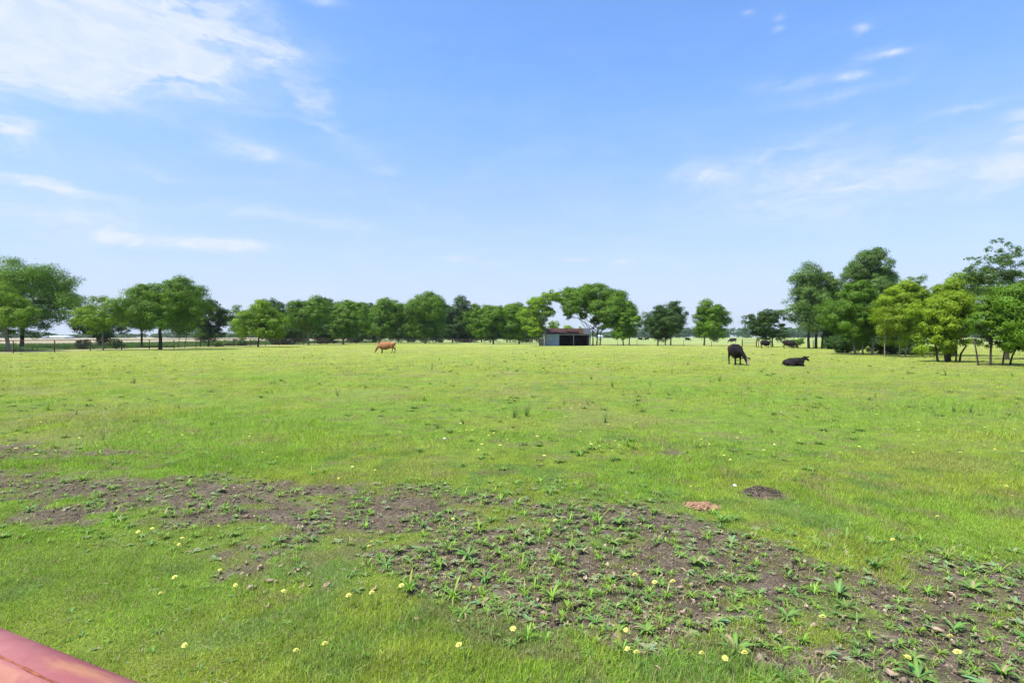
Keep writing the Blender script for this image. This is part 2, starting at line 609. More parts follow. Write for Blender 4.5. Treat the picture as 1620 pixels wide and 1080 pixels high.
def build_grass():
    Vs, Ts, Cs = [], [], []
    off = 0
    for (n, r0, r1, pw, hb, wb, seg2) in ((1150000, 2.2, 9.0, 1.35, 0.046, 0.0036, True),
                                          (580000, 9.0, 30.0, 1.6, 0.06, 0.010, False),
                                          (300000, 30.0, 100.0, 2.0, 0.07, 0.028, False)):
        x, y = scatter(n, r0, r1, pw)
        # gather into tufts
        j = RNG.normal(0, 0.018, (n, 2)) * np.maximum(1, y / 10)[:, None]
        cell = 0.045 * np.maximum(1, y / 8)
        snap = RNG.random(n) < 0.6
        x = np.where(snap, np.round(x / cell) * cell + j[:, 0], x)
        y = np.where(snap, np.round(y / cell) * cell + j[:, 1], y)
        soil = soil_mask(x, y)
        clump = fbm(x * 1.4, y * 1.4, 101, 3)
        tall = fbm(x * 0.45, y * 0.6, 103, 3)
        lx = -53.5 + FENCE_DIR * (y - 61.0)
        keep = (RNG.random(n) > np.minimum(soil * 1.15, 0.90 - 0.25 * (fbm(x * 3, y * 3, 111, 2) > 0.58))) & (x > lx - 1) & (y < 99) & (RNG.random(n) < 0.35 + 1.25 * clump) & (RNG.random(n) < 0.45 + 1.1 * fbm(x * 7 / np.maximum(1, y / 8), y * 7 / np.maximum(1, y / 8), 109, 2))
        mq = ((x - MOUND[0]) / .21) ** 2 + ((y - MOUND[1]) / .17) ** 2
        keep &= ~((mq < 1) & (RNG.random(n) < 0.82))
        dq = ((x - DUNG[0]) / .17) ** 2 + ((y - DUNG[1]) / .15) ** 2
        keep &= (dq > 1) | (RNG.random(n) < 0.06)
        x, y, soil, clump, tall = x[keep], y[keep], soil[keep], clump[keep], tall[keep]
        n = len(x)
        c = turf_tone(x, y)
        c = c * RNG.uniform(0.62, 1.45, (n, 1)) * RNG.uniform(0.90, 1.10, (n, 3))
        dry = RNG.random(n) < 0.09 + 0.22 * (soil > 0.2) + 0.06 * sm(fbm(x, y, 107, 2), 0.5, 0.7)
        c[dry] = np.array([0.40, 0.33, 0.19]) * RNG.uniform(0.6, 1.15, (dry.sum(), 1))
        h = hb * RNG.uniform(0.45, 1.25, n) * (0.45 + 0.7 * clump + 0.65 * sm(tall, 0.4, 0.75)) * (1 - 0.45 * soil)
        tallb = RNG.random(n) < 0.012
        h[tallb] *= 1.9
        w = wb * RNG.uniform(0.6, 1.3, n) * (1 + 0.35 * (y - r0) / (r1 - r0))
        lean = np.clip(RNG.normal(0.55, 0.28, n), 0.05, 1.15)
        az = RNG.normal(0.3, 2.0, n) + (fbm(x * 0.5, y * 0.5, 105, 2) - 0.5) * 5
        V, T, C = blades(x, y, h, w, lean, az, c, seg2)
        Vs.append(V); Ts.append(T + off); Cs.append(C); off += len(V)
    o = mesh_np('grass', np.concatenate(Vs), np.concatenate(Ts), 3, M_grass, col=np.concatenate(Cs))
    tag(o, 'short yellow green pasture grass with a few dry straws', 'grass', kind='stuff')


build_grass()


# ------------------------------------------------------------------ trees
def leaf_quads(P, Nrm, size, col, rng, aspect=0.6):
    """rhombic leaf sprays at P facing roughly Nrm"""
    n = len(P)
    t = rng.normal(size=(n, 3)); t[:, 2] *= 0.7
    t -= (t * Nrm).sum(1, keepdims=True) * Nrm
    t /= np.linalg.norm(t, axis=1, keepdims=True) + 1e-9
    b = np.cross(Nrm, t)
    s = size * rng.uniform(0.6, 1.35, (n, 1))
    V = np.empty((n, 4, 3), np.float32)
    droop = np.array([0, 0, -0.18])
    V[:, 0] = P - t * s * .5
    V[:, 1] = P + b * s * .5 * aspect + Nrm * s * 0.10
    V[:, 2] = P + t * s * .5 + droop * s
    V[:, 3] = P - b * s * .5 * aspect + Nrm * s * 0.10
    T = (np.arange(n) * 4)[:, None] + np.array([0, 1, 2, 3])
    return V.reshape(-1, 3), T, np.repeat(col, 4, 0)


GREEN = (0.098, 0.200, 0.008)
LIGHT = (0.158, 0.275, 0.012)
YELLOW = (0.190, 0.295, 0.010)
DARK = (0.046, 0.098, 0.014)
BLUE = (0.096, 0.175, 0.034)


def crown_points(lobes, rng, leaf, cover, wisp=0.06, flat=0.8):
    """lobes: (cx,cy,cz,rx,ry,rz) -> leaf positions and normals on nested clumps"""
    Ps, Ns = [], []
    for (cx, cy, cz, rx, ry, rz) in lobes:
        rm = (rx + ry + rz) / 3
        area = 4 * math.pi * rm * rm
        nl = int(area * cover * 1.1 / (leaf * leaf * 0.3))
        k = int(max(10, min(34, 16 * (rm / 1.2))))
        d = rng.normal(size=(k, 3)); d /= np.linalg.norm(d, axis=1, keepdims=True)
        d[:, 2] = np.where(d[:, 2] < -0.75, -d[:, 2], d[:, 2])
        rr = rng.uniform(0.62, 1.02, (k, 1))
        cc = d * rr * np.array([rx, ry, rz]) + np.array([cx, cy, cz])
        sr = rm * rng.uniform(0.22, 0.42, k)
        w = sr ** 2; w /= w.sum()
        idx = rng.choice(k, nl, p=w)
        q = rng.normal(size=(nl, 3)); q /= np.linalg.norm(q, axis=1, keepdims=True)
        q[:, 2] = np.where((q[:, 2] < -0.1) & (rng.random(nl) < 0.4), -q[:, 2], q[:, 2])
        sh = rng.normal(0.9, 0.20, (nl, 1))
        loose = rng.random((nl, 1)) < wisp
        sh = np.where(loose, sh * rng.uniform(1.1, 1.9, (nl, 1)), sh)
        P = cc[idx] + q * sh * sr[idx][:, None] * np.array([1.15, 1.15, flat])
        N = q * 1.0 + d[idx] * 0.6 + rng.normal(0, 0.42, (nl, 3)) + np.array([0, 0, 0.15])
        N /= np.linalg.norm(N, axis=1, keepdims=True)
        Ps.append(P); Ns.append(N)
    return np.concatenate(Ps), np.concatenate(Ns)


def make_lobes(cx, cy, cz, rx, ry, rz, K, rng, size=0.40):
    """lobes filling an ellipsoid, spread evenly by rejection"""
    L = []
    tries = 0
    size = size * 1.12
    while len(L) < K and tries < 4000:
        tries += 1
        d = rng.normal(size=3); d /= np.linalg.norm(d)
        r = rng.uniform(0.12, 1.0) ** 0.5 * 0.74
        p = d * r
        if any(np.linalg.norm(p - q[0]) < 0.33 * (14.0 / K) ** 0.33 for q in L): continue
        s = size * rng.uniform(0.55, 1.30)
        L.append((p, s))
    rmin = min(rx, rz)
    return [(cx + p[0] * rx, cy + p[1] * ry, cz + p[2] * rz, s * rx * 0.5 + s * rmin * 0.5, s * ry * 0.5 + s * rmin * 0.5, s * rz * 0.9 * 0.6 + s * rmin * 0.4) for p, s in L]


def branch(bm, a, b, r0, r1, rng, n=5, seg=7, sag=0.08):
    a = Vector(a); b = Vector(b)
    ln = (b - a).length
    pts = []; rad = []
    o = Vector((rng.normal(), rng.normal(), rng.normal() * 0.3)) * ln * 0.05
    for i in range(n + 1):
        t = i / n
        p = a.lerp(b, t) + o * math.sin(t * math.pi) + Vector((0, 0, ln * sag * math.sin(t * math.pi)))
        p += Vector((rng.normal(), rng.normal(), 0)) * ln * 0.012
        if i == 0: p = a
        pts.append(p); rad.append(r0 + (r1 - r0) * t ** 0.8)
    tube(bm, pts, rad, seg)


def tree(label, tpx, d, Lp, Rp, top, bot, col=GREEN, K=13, seed=1, cover=1.0, leaf=None, group=None,
         trunks=1, tr=None, pale=False, lobes=None, spread=0.0, lean=0.0, size=0.40, wisp=0.06, depth=0.8,
         bare=0.0, fork=0.55, name='tree', limbs=True, lowskirt=0, flat=0.8):
    """a tree at distance d whose trunk stands at photo column tpx and whose crown spans the given columns/rows"""
    rng = np.random.default_rng(seed * 101 + 5)
    s = d / F
    tx = (tpx - 810) * s
    root = empty(name, (tx, d, gz(tx, d)))
    tag(root, label, 'tree', group)
    zt = EYE - (top - HOR) * s
    zb = max(0.25, EYE - (bot + 5 - HOR) * s)
    cx = ((Lp + Rp) / 2 - 810) * s - tx
    rx = (Rp - Lp) / 2 * s
    rz = (zt - zb) / 2
    cz = (zt + zb) / 2
    ry = rx * depth
    if leaf is None: leaf = max(0.10, d * 0.0021)
    K = int(K * 1.35)
    if lobes:
        LB = []
        for (lx, ly, lr) in lobes:
            r = lr * s
            for q in range(2):
                yy = rng.uniform(-0.5, 0.5) * ry
                LB.append(((lx - 810) * s - tx + rng.normal() * r * .15, yy, EYE - (ly - HOR) * s + rng.normal() * r * .1, r, r * 1.1, r * 0.85))
    else:
        LB = make_lobes(cx, 0, cz, rx, ry, rz, K, rng, size)
    P, N = crown_points(LB, rng, leaf, cover, wisp, flat)
    ok = P[:, 2] > 0.15
    P, N = P[ok], N[ok]
    n = len(P)
    base = np.array(col)
    cl = fbm(P[:, 0] * 0.6 + seed * 3, P[:, 2] * 0.6 + P[:, 1] * 0.5, seed, 3)[:, None]
    c = base * (0.72 + 0.56 * cl) * rng.uniform(0.75, 1.25, (n, 1))
    c[:, 0] *= rng.uniform(0.85, 1.25, n)
    V, T, C = leaf_quads(P, N, leaf, c, rng)
    mesh_np('crown', V, T, 4, M_leaf, root, col=C)
    bm = bmesh.new()
    r0 = (tr if tr else max(0.10, 0.028 * (zt))) * 0.62
    ends = sorted(LB, key=lambda q: q[2])
    for k in range(trunks):
        off = (k - (trunks - 1) / 2) * spread
        bx0 = off + rng.normal() * 0.05
        by0 = rng.normal() * 0.25 * (trunks > 1)
        fz = zb + (cz - zb) * fork
        fx = bx0 + lean * fz + (cx - bx0) * 0.22 + off * 0.5
        rk = r0 * (1.0 if trunks == 1 else rng.uniform(0.6, 0.9))
        pts = [(bx0, by0, -0.1), (bx0 * 1.0, by0, 0.12), (bx0 + (fx - bx0) * .3, by0, fz * .35), (bx0 + (fx - bx0) * .6 + rng.normal() * .1, by0, fz * .7), (fx, by0 * .5, fz)]
        tube(bm, pts, [rk * 1.5, rk * 1.12, rk * 0.95, rk * 0.86, rk * 0.75], 9)
        if limbs:
            mine = ends[k::trunks]
            for q in mine[:max(5, 14 // trunks)]:
                branch(bm, (fx, by0 * .5, fz - rng.uniform(0, 0.25) * fz), (q[0], q[1], q[2] + q[5] * 0.2), rk * 0.5, rk * 0.10, rng, 5, 6)
                for w in range(2):
                    a = rng.normal(size=3)
                    a /= np.linalg.norm(a)
                    branch(bm, (q[0] * .75 + fx * .25, q[1] * .75, q[2] * .75 + fz * .25), (q[0] + a[0] * q[3] * .8, q[1] + a[1] * q[4] * .8, q[2] + abs(a[2]) * q[5] * .9), rk * 0.2, rk * 0.05, rng, 3, 5)
    bm_obj('trunk', bm, M_bark_pale if pale else M_bark, root, True)
    return root


def verge():
    n = 60000
    V, T, C = [], [], []
    y = RNG.uniform(55, 185, n)
    off_ = RNG.uniform(9, 56, n)
    x = -53.5 + FENCE_DIR * (y - 61.0) - off_
    h = .55 * (.3 + fbm(x * .12, y * .12, 211, 3)) * RNG.uniform(.5, 1.2, n)
    c = np.array([.11, .185, .045]) * RNG.uniform(.6, 1.4, (n, 1))
    V, T, C = blades(x, y, h, np.full(n, .20), RNG.uniform(.1, .8, n), RNG.uniform(0, 6.28, n), c, False)
    o = mesh_np('verge_growth', V, T, 3, M_grass, col=C)
    tag(o, 'dark green rough growth in a strip beyond the left pipe fence', 'rough grass', kind='stuff')


verge()

LG = 'trees in the row along the left fence'
BG = 'dark trees of the second row'
RG = 'trees in the hedgerow on the right'
CG = 'trees standing around the shed'

# left group
tree('broad light green tree leaning over the fence, foremost at the left photo edge', 14, 68, -70, 70, 452, 524, LIGHT, 15, 1, 1.0, group=LG, pale=True, tr=.34, lean=-.05)
tree('tall wide dark tree behind the light green one at the left edge', 34, 84, -80, 138, 410, 540, GREEN, 22, 2, 0.60, group=BG, tr=.42, size=.29, lean=.1)
tree('slender pale forked tree with a thin rounded crown, beside the fence in the left gap', 162, 74, 116, 200, 466, 528, LIGHT, 11, 3, 0.62, group=LG, pale=True, tr=.13, fork=.7, size=.36, wisp=.12)
tree('low dark tree directly behind the slender pale forked tree', 156, 100, 112, 205, 492, 545, DARK, 11, 4, 0.7, group=BG, size=.36)
tree('dark stemmed tree touching the left side of the tallest left row tree', 225, 92, 188, 262, 456, 532, GREEN, 13, 5, 0.9, group=LG)
tree('tallest full rounded tree of the left row with a thick short trunk', 254, 77, 196, 322, 437, 534, GREEN, 22, 6, 0.8, group=LG, tr=.36, size=.36)
tree('small tree with thin trunks filling the gap right of the thick trunk', 288, 90, 272, 326, 492, 536, LIGHT, 8, 7, 0.6, group=LG, trunks=2, spread=.9, tr=.1)
tree('dark open branched tree with forked dark trunks, right of the tallest left row tree', 324, 100, 296, 368, 473, 540, DARK, 15, 8, 0.75, group=LG, trunks=2, spread=1.1, size=.32, wisp=.12)
tree('sparse pale tree seen through the gap, left of the bright yellow green tree', 384, 112, 356, 402, 482, 536, BLUE, 8, 9, 0.4, group=LG, tr=.1, wisp=.15)
tree('bright yellow green rounded tree with its trunk on the fence line', 408, 96, 374, 458, 476, 540, LIGHT, 17, 10, 1.0, group=LG, size=.36)
tree('dark tree whose top shows behind the bright yellow green rounded tree', 430, 128, 398, 470, 474, 538, DARK, 12, 11, 0.8, group=BG)
tree('mid green tree with a pale straight trunk, second right of the bright yellow green one', 488, 117, 453, 522, 471, 532, GREEN, 15, 12, 1.0, group=LG, pale=True)
tree('dark domed tree rising highest behind the pale straight trunk', 512, 150, 470, 545, 467, 540, DARK, 12, 13, 1.0, group=BG)
tree('round green tree with a short pale trunk, left of the tan cow', 543, 125, 518, 586, 474, 534, GREEN, 15, 14, 1.0, group=LG, pale=True)
tree('dark tree behind the short pale trunk left of the tan cow', 566, 165, 535, 606, 473, 541, DARK, 11, 15, 1.0, group=BG)
tree('full round tree standing directly above the tan cow', 600, 140, 577, 642, 470, 535, GREEN, 15, 16, 1.05, group=LG, pale=True)
tree('dark tree filling the gap right of the tan cow', 630, 170, 610, 662, 482, 542, DARK, 9, 17, 1.1, group=BG)
tree('large domed tree with a single pale trunk, highest of the middle row', 673, 140, 638, 708, 464, 535, GREEN, 17, 18, 1.05, group=LG, pale=True)
tree('dark tree shoulder to shoulder with the highest dome of the middle row', 716, 165, 694, 750, 471, 541, DARK, 12, 19, 1.05, group=BG)
tree('narrow dark tree between the highest dome and the short thick trunk tree', 742, 165, 722, 768, 477, 541, GREEN, 9, 20, 1.0, group=BG)
tree('tree with a short dark trunk and low hanging crown in the middle row', 780, 132, 745, 806, 479, 539, GREEN, 13, 21, 1.05, group=LG)
tree('tree with an earth mound round its trunk, third left of the shed', 821, 132, 790, 848, 480, 537, GREEN, 12, 22, 1.0, group=CG)
tree('leafy tree pressed against the left end of the shed, crown arching over its roof', 861, 107, 828, 896, 463, 540, LIGHT, 14, 23, 0.95, group=CG, trunks=2, spread=.6, pale=True,
     lobes=[(840, 500, 14), (850, 485, 14), (862, 477, 12), (878, 471, 10), (890, 478, 7), (848, 512, 13), (866, 495, 10), (843, 528, 10), (855, 522, 8), (838, 515, 12)])
tree('big spreading arched tree with several trunks behind the right end of the shed', 941, 116, 893, 1000, 453, 545, GREEN, 20, 24, 1.0, group=CG, trunks=4, spread=.75, tr=.26,
     lobes=[(908, 470, 16), (930, 466, 16), (952, 467, 18), (974, 476, 18), (988, 492, 16), (903, 487, 12), (899, 499, 7), (922, 486, 16), (945, 488, 17), (962, 498, 17), (924, 501, 7), (978, 514, 13), (958, 514, 11), (942, 508, 8), (968, 486, 16), (915, 478, 15)])
tree('lower rounded tree joined to the right side of the arched tree', 991, 113, 962, 1015, 484, 536, GREEN, 13, 25, 0.95, group=CG, trunks=2, spread=1.2)
tree('dusty dark green tree with ragged top and branches near the ground', 1057, 112, 1016, 1096, 470, 540, DARK, 19, 26, 0.9, group=CG, trunks=2, spread=.9, size=.32, wisp=.14)
tree('small low tree under the left side of the ragged dark green tree', 1041, 116, 1020, 1066, 492, 542, BLUE, 9, 27, 0.8, group=CG)
tree('single well shaped tree with one short trunk, left of the far woods gap', 1114, 110, 1093, 1156, 475, 536, GREEN, 15, 28, 0.95, group=CG, size=.36)
tree('spreading small tree right of the far woods gap, beside the small black cows', 1222, 98, 1174, 1248, 485, 540, DARK, 15, 29, 0.8, group=RG, size=.32, wisp=.12)
# right hedgerow
tree('loose tall grey green tree with outreaching left branches, start of the right hedgerow', 1291, 84, 1243, 1342, 412, 544, BLUE, 27, 30, 0.72, group=RG, trunks=3, spread=.9, size=.29, wisp=.14)
tree('tallest dense tree at the back of the right hedgerow', 1372, 82, 1325, 1434, 389, 540, BLUE, 26, 31, 0.95, group=RG, trunks=2, spread=1.2, size=.34)
tree('dark low tree in the gap under the tallest tree of the right hedgerow', 1318, 86, 1290, 1350, 492, 551, DARK, 11, 32, 0.85, group=RG)
tree('full deep green tree in front of the tallest hedgerow tree, with three pale trunks', 1365, 56, 1308, 1408, 440, 551, (0.085, 0.180, 0.008), 25, 33, 1.05, group=RG, trunks=3, spread=.7, pale=True, size=.34)
tree('yellow green tree with a thin white stem, next right of the deep green tree', 1418, 50, 1384, 1476, 436, 553, YELLOW, 21, 34, 0.85, group=RG, trunks=3, spread=.8, tr=.11, pale=True, size=.34)
tree('dark shrubby tree in the shade behind the thin white stem', 1432, 58, 1380, 1490, 470, 562, DARK, 17, 35, 0.95, group=RG, trunks=2, spread=1.2)
tree('brightest yellow green tree with a clump of leaning trunks at its foot', 1502, 40, 1448, 1546, 462, 560, YELLOW, 24, 36, 0.85, group=RG, trunks=6, spread=.32, tr=.13, size=.34)
tree('taller yellow green tree showing above the brightest one', 1512, 52, 1468, 1548, 420, 520, (0.19, 0.30, 0.02), 15, 37, 0.7, group=RG, wisp=.12)
tree('bare twiggy dark topped tree showing between two yellow green trees', 1446, 66, 1424, 1475, 428, 500, BLUE, 9, 38, 0.4, group=RG, wisp=.25)
tree('tall sparse grey green tree with a feathery leader, at the right edge of the photo', 1592, 44, 1528, 1660, 392, 500, BLUE, 26, 39, 0.42, group=RG, size=.26, wisp=.25, tr=.2,
     lobes=[(1587, 380, 5), (1584, 390, 6), (1590, 400, 8), (1602, 406, 9), (1578, 412, 9), (1598, 420, 12), (1580, 428, 12), (1600, 440, 15), (1560, 415, 7), (1545, 411, 5), (1552, 425, 8), (1536, 409, 4), (1556, 440, 12), (1568, 436, 11), (1618, 420, 12), (1625, 455, 18), (1575, 455, 16), (1600, 475, 16), (1550, 462, 12), (1538, 436, 7), (1615, 440, 14), (1588, 466, 14)])
tree('broad deep green tree with crossing slanted trunks in the right corner of the hedgerow', 1572, 35.5, 1528, 1640, 452, 562, (0.105, 0.205, 0.01), 24, 40, 0.9, group=RG, trunks=4, spread=.75, tr=.12, size=.33)
tree('last tree of the right hedgerow, mostly cut off by the photo edge', 1640, 34, 1585, 1740, 440, 560, GREEN, 22, 41, 0.9, group=RG, trunks=2, spread=.6, tr=.16)

for (px_, d_, l_, r_, t_, sd_, lb_) in ((474, 150, 452, 500, 480, 61, 'dark low tree behind the gap left of the pale straight trunk'),
                                    (655, 172, 632, 680, 482, 62, 'dark low tree behind the left flank of the highest middle row dome'),
                                    (700, 176, 680, 726, 480, 63, 'dark low tree behind the right flank of the highest middle row dome'),
                                    (762, 176, 738, 786, 484, 64, 'dark low tree behind the tree with the short dark trunk, on its left'),
                                    (802, 172, 780, 826, 485, 65, 'dark low tree behind the gap right of the short dark trunk'),
                                    (842, 160, 820, 860, 488, 66, 'dark low tree behind the leafy tree at the left end of the shed'),
                                    (590, 176, 565, 616, 480, 67, 'dark low tree behind the full round tree above the tan cow')):
    tree(lb_, px_, d_, l_, r_, t_, 541, DARK, 10, sd_, 1.1, group=BG, size=.46)


# dark brushy growth beneath the trees
def shrub(label, px, d, Lp, Rp, top, seed, col=DARK, cover=0.9, group=None, K=9):
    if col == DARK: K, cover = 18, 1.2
    rng = np.random.default_rng(seed * 7 + 3)
    s = d / F
    tx = (px - 810) * s
    root = empty('shrub', (tx, d, 0)); tag(root, label, 'shrub', group)
    zt = EYE - (top - HOR) * s
    cx = ((Lp + Rp) / 2 - 810) * s - tx
    LB = make_lobes(cx, 0, zt * .5, (Rp - Lp) / 2 * s * 1.1, 2.0 if col == DARK else 1.3, zt * .52, K, rng, .48)
    leaf = max(.13, d * .0019)
    P, N = crown_points(LB, rng, leaf, cover, .12)
    ok = P[:, 2] > 0.02; P, N = P[ok], N[ok]
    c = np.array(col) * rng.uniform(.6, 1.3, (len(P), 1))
    V, T, C = leaf_quads(P, N, leaf, c, rng)
    mesh_np('foliage', V, T, 4, M_leaf, root, col=C)
    bm = bmesh.new()
    for q in LB[:7]:
        branch(bm, (cx, 0, -.05), (q[0], q[1], q[2]), .05, .015, rng, 3, 5)
    bm_obj('stems', bm, M_bark, root, True)


UG = 'shrubs growing under the trees'
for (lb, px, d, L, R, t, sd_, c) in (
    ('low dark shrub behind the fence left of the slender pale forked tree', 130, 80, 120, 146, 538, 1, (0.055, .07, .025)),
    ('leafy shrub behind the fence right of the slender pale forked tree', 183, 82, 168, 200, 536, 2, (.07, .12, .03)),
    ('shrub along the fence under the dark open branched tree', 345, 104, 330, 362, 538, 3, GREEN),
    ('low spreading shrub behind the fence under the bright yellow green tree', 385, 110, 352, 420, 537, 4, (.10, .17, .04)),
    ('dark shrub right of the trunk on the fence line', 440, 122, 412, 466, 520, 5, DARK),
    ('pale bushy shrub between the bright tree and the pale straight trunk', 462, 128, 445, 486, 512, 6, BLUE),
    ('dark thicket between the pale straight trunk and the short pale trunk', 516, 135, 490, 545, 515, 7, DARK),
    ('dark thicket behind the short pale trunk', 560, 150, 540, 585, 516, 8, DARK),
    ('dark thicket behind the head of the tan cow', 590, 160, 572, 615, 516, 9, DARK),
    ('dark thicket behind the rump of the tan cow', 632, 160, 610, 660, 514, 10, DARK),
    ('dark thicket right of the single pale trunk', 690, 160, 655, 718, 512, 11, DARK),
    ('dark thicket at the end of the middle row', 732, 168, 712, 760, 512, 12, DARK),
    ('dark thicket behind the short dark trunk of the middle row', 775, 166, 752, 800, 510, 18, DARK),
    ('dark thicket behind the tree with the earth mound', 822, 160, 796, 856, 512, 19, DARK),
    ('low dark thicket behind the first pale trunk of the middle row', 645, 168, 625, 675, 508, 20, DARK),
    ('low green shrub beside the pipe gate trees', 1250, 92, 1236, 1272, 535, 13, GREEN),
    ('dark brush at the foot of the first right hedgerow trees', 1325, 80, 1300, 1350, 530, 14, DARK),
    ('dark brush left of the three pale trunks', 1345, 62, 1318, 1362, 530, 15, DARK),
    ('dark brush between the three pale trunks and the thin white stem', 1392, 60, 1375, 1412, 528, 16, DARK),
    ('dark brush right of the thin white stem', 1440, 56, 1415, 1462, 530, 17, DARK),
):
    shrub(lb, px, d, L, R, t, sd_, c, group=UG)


# far trees beyond the shed and the distant wood
tree('bushy tree far behind the shed roof at its left end', 868, 210, 862, 886, 508, 531, LIGHT, 8, 51, .8, group='far trees behind the shed roof')
tree('middle tree far behind the shed roof', 894, 230, 880, 912, 515, 531, LIGHT, 8, 52, .8, group='far trees behind the shed roof')
tree('small round tree far behind the right end of the shed roof', 917, 240, 910, 925, 514, 531, LIGHT, 6, 53, .8, group='far trees behind the shed roof')


def far_wood():
    rng = np.random.default_rng(77)
    Ps = []; Ns = []
    for k in range(520):
        px = rng.uniform(-260, 1900)
        if px < 700:
            h = 3.5 + 4.0 * fbm(np.array([px * .02]), np.array([1.0]), 5)[0]
            if 95 < px < 130: h = 3.5
        elif px < 1000: h = 7
        elif px < 1360: h = 11.5 * (0.85 + 0.3 * rng.random())
        else: h = 8
        d = 620 + rng.uniform(0, 60)
        s = d / F
        x0 = (px - 810) * s
        LB = [(x0 + rng.normal() * 3, d + rng.normal() * 4, h * 0.55 * rng.uniform(.5, 1.1), 4.2, 4.2, h * .42) for _ in range(3)]
        P, N = crown_points(LB, rng, 1.3, 0.45, .05)
        Ps.append(P); Ns.append(N)
    P = np.concatenate(Ps); N = np.concatenate(Ns)
    ok = P[:, 2] > 0.1; P, N = P[ok], N[ok]
    c = np.array((0.085, 0.15, 0.055)) * rng.uniform(.7, 1.3, (len(P), 1))
    V, T, C = leaf_quads(P, N, 1.3, c, rng, .8)
    o = mesh_np('far_wood', V, T, 4, M_leaf, col=C)
    tag(o, 'hazy blue green belt of distant woods on the horizon', 'woods', kind='stuff')


far_wood()


# ------------------------------------------------------------------ fences
def wire(bm, a, b, r):
    tube(bm, [a, b], [r, r], 4, False)


def pipe_fence():
    ys = [56.4 + 4.62 * k for k in range(-1, 26)]
    P = [(-53.5 + FENCE_DIR * (y - 61.0), y) for y in ys]
    root = empty('pipe_fence', (P[0][0], P[0][1], 0))
    tag(root, 'long brown steel pipe fence with mesh wire, running below the left row of trees', 'fence')
    ox, oy = P[0]
    for (x, y) in P:
        bm = bmesh.new()
        tube(bm, [(x - ox, y - oy, -.1), (x - ox, y - oy, 1.33)], [.055, .055], 10)
        bm_obj('post', bm, M_rustpipe, root, True)
    for nm, z, r in (('top_rail', 1.36, .045), ('bottom_rail', .28, .03)):
        bm = bmesh.new()
        tube(bm, [(P[0][0] - ox, 0, z), (P[-1][0] - ox, P[-1][1] - oy, z)], [r, r], 8)
        bm_obj(nm, bm, M_rustpipe, root, True)
    bm = bmesh.new()
    for z in (.5, .68, .86, 1.02, 1.18):
        wire(bm, (P[0][0] - ox, 0, z), (P[-1][0] - ox, P[-1][1] - oy, z), .006)
    n = int((P[-1][1] - P[0][1]) / .5)
    for k in range(n):
        t = k / n
        x = (P[-1][0] - ox) * t; y = (P[-1][1] - oy) * t
        wire(bm, (x, y, .3), (x, y, 1.33), .005)
    bm_obj('wire_mesh', bm, M_wire, root)


pipe_fence()


def wire_fence(label, pts, step, h, mat, wires, name='wire_fence', pr=.04):
    ox, oy = pts[0]
    root = empty(name, (ox, oy, 0)); tag(root, label, 'fence')
    bm = bmesh.new()
    for (a, b) in zip(pts[:-1], pts[1:]):
        L = math.dist(a, b); n = max(1, round(L / step))
        for k in range(n):
            t = k / n
            x = a[0] + (b[0] - a[0]) * t - ox; y = a[1] + (b[1] - a[1]) * t - oy
            pb = bmesh.new()
            tube(pb, [(x, y, -.1), (x + random.uniform(-.03, .03), y, h * random.uniform(.93, 1.05))], [pr, pr * .9], 7)
            bm_obj('post', pb, mat, root, True)
        for z in wires:
            wire(bm, (a[0] - ox, a[1] - oy, z), (b[0] - ox, b[1] - oy, z), .007)
    bm_obj('wires', bm, M_wire, root)


wire_fence('thin wire fence with weathered posts crossing behind the middle trees', [PD(600, 158), PD(700, 152), PD(863, 140)], 4.2, 1.25, M_post, (.3, .6, .9, 1.15))
wire_fence('low wire fence with thin dark posts, from the shed to the pipe gate', [PD(948, 112), PD(1040, 104), PD(1172, 96)], 4.6, 1.25, M_rustpipe, (.15, .3, .45, .7, .95, 1.15))
wire_fence('fence of close set posts running into the right hedgerow', [PD(1200, 93), PD(1262, 87), PD(1340, 80)], 2.6, 1.3, M_rustpipe, (.3, .6, .9, 1.2), pr=.055)


def field_gate():
    a = PD(1174, 95); b = PD(1197, 94.5)
    root = empty('pipe_gate', (a[0], a[1], 0))
    tag(root, 'brown five bar pipe gate in the far fence, left of the small standing black cow', 'gate')
    dx, dy = b[0] - a[0], b[1] - a[1]
    for (x, y) in ((0, 0), (dx, dy)):
        bm = bmesh.new(); tube(bm, [(x, y, -.1), (x, y, 1.42)], [.07, .07], 10); bm_obj('gate_post', bm, M_rustpipe, root, True)
    bm = bmesh.new()
    for z in (.22, .45, .68, .92, 1.2):
        tube(bm, [(dx * .04, dy * .04, z), (dx * .96, dy * .96, z)], [.022, .022], 6)
    for t in (.04, .96):
        tube(bm, [(dx * t, dy * t, .2), (dx * t, dy * t, 1.22)], [.026, .026], 6)
    bm_obj('gate_panel', bm, M_rustpipe, root, True)


field_gate()


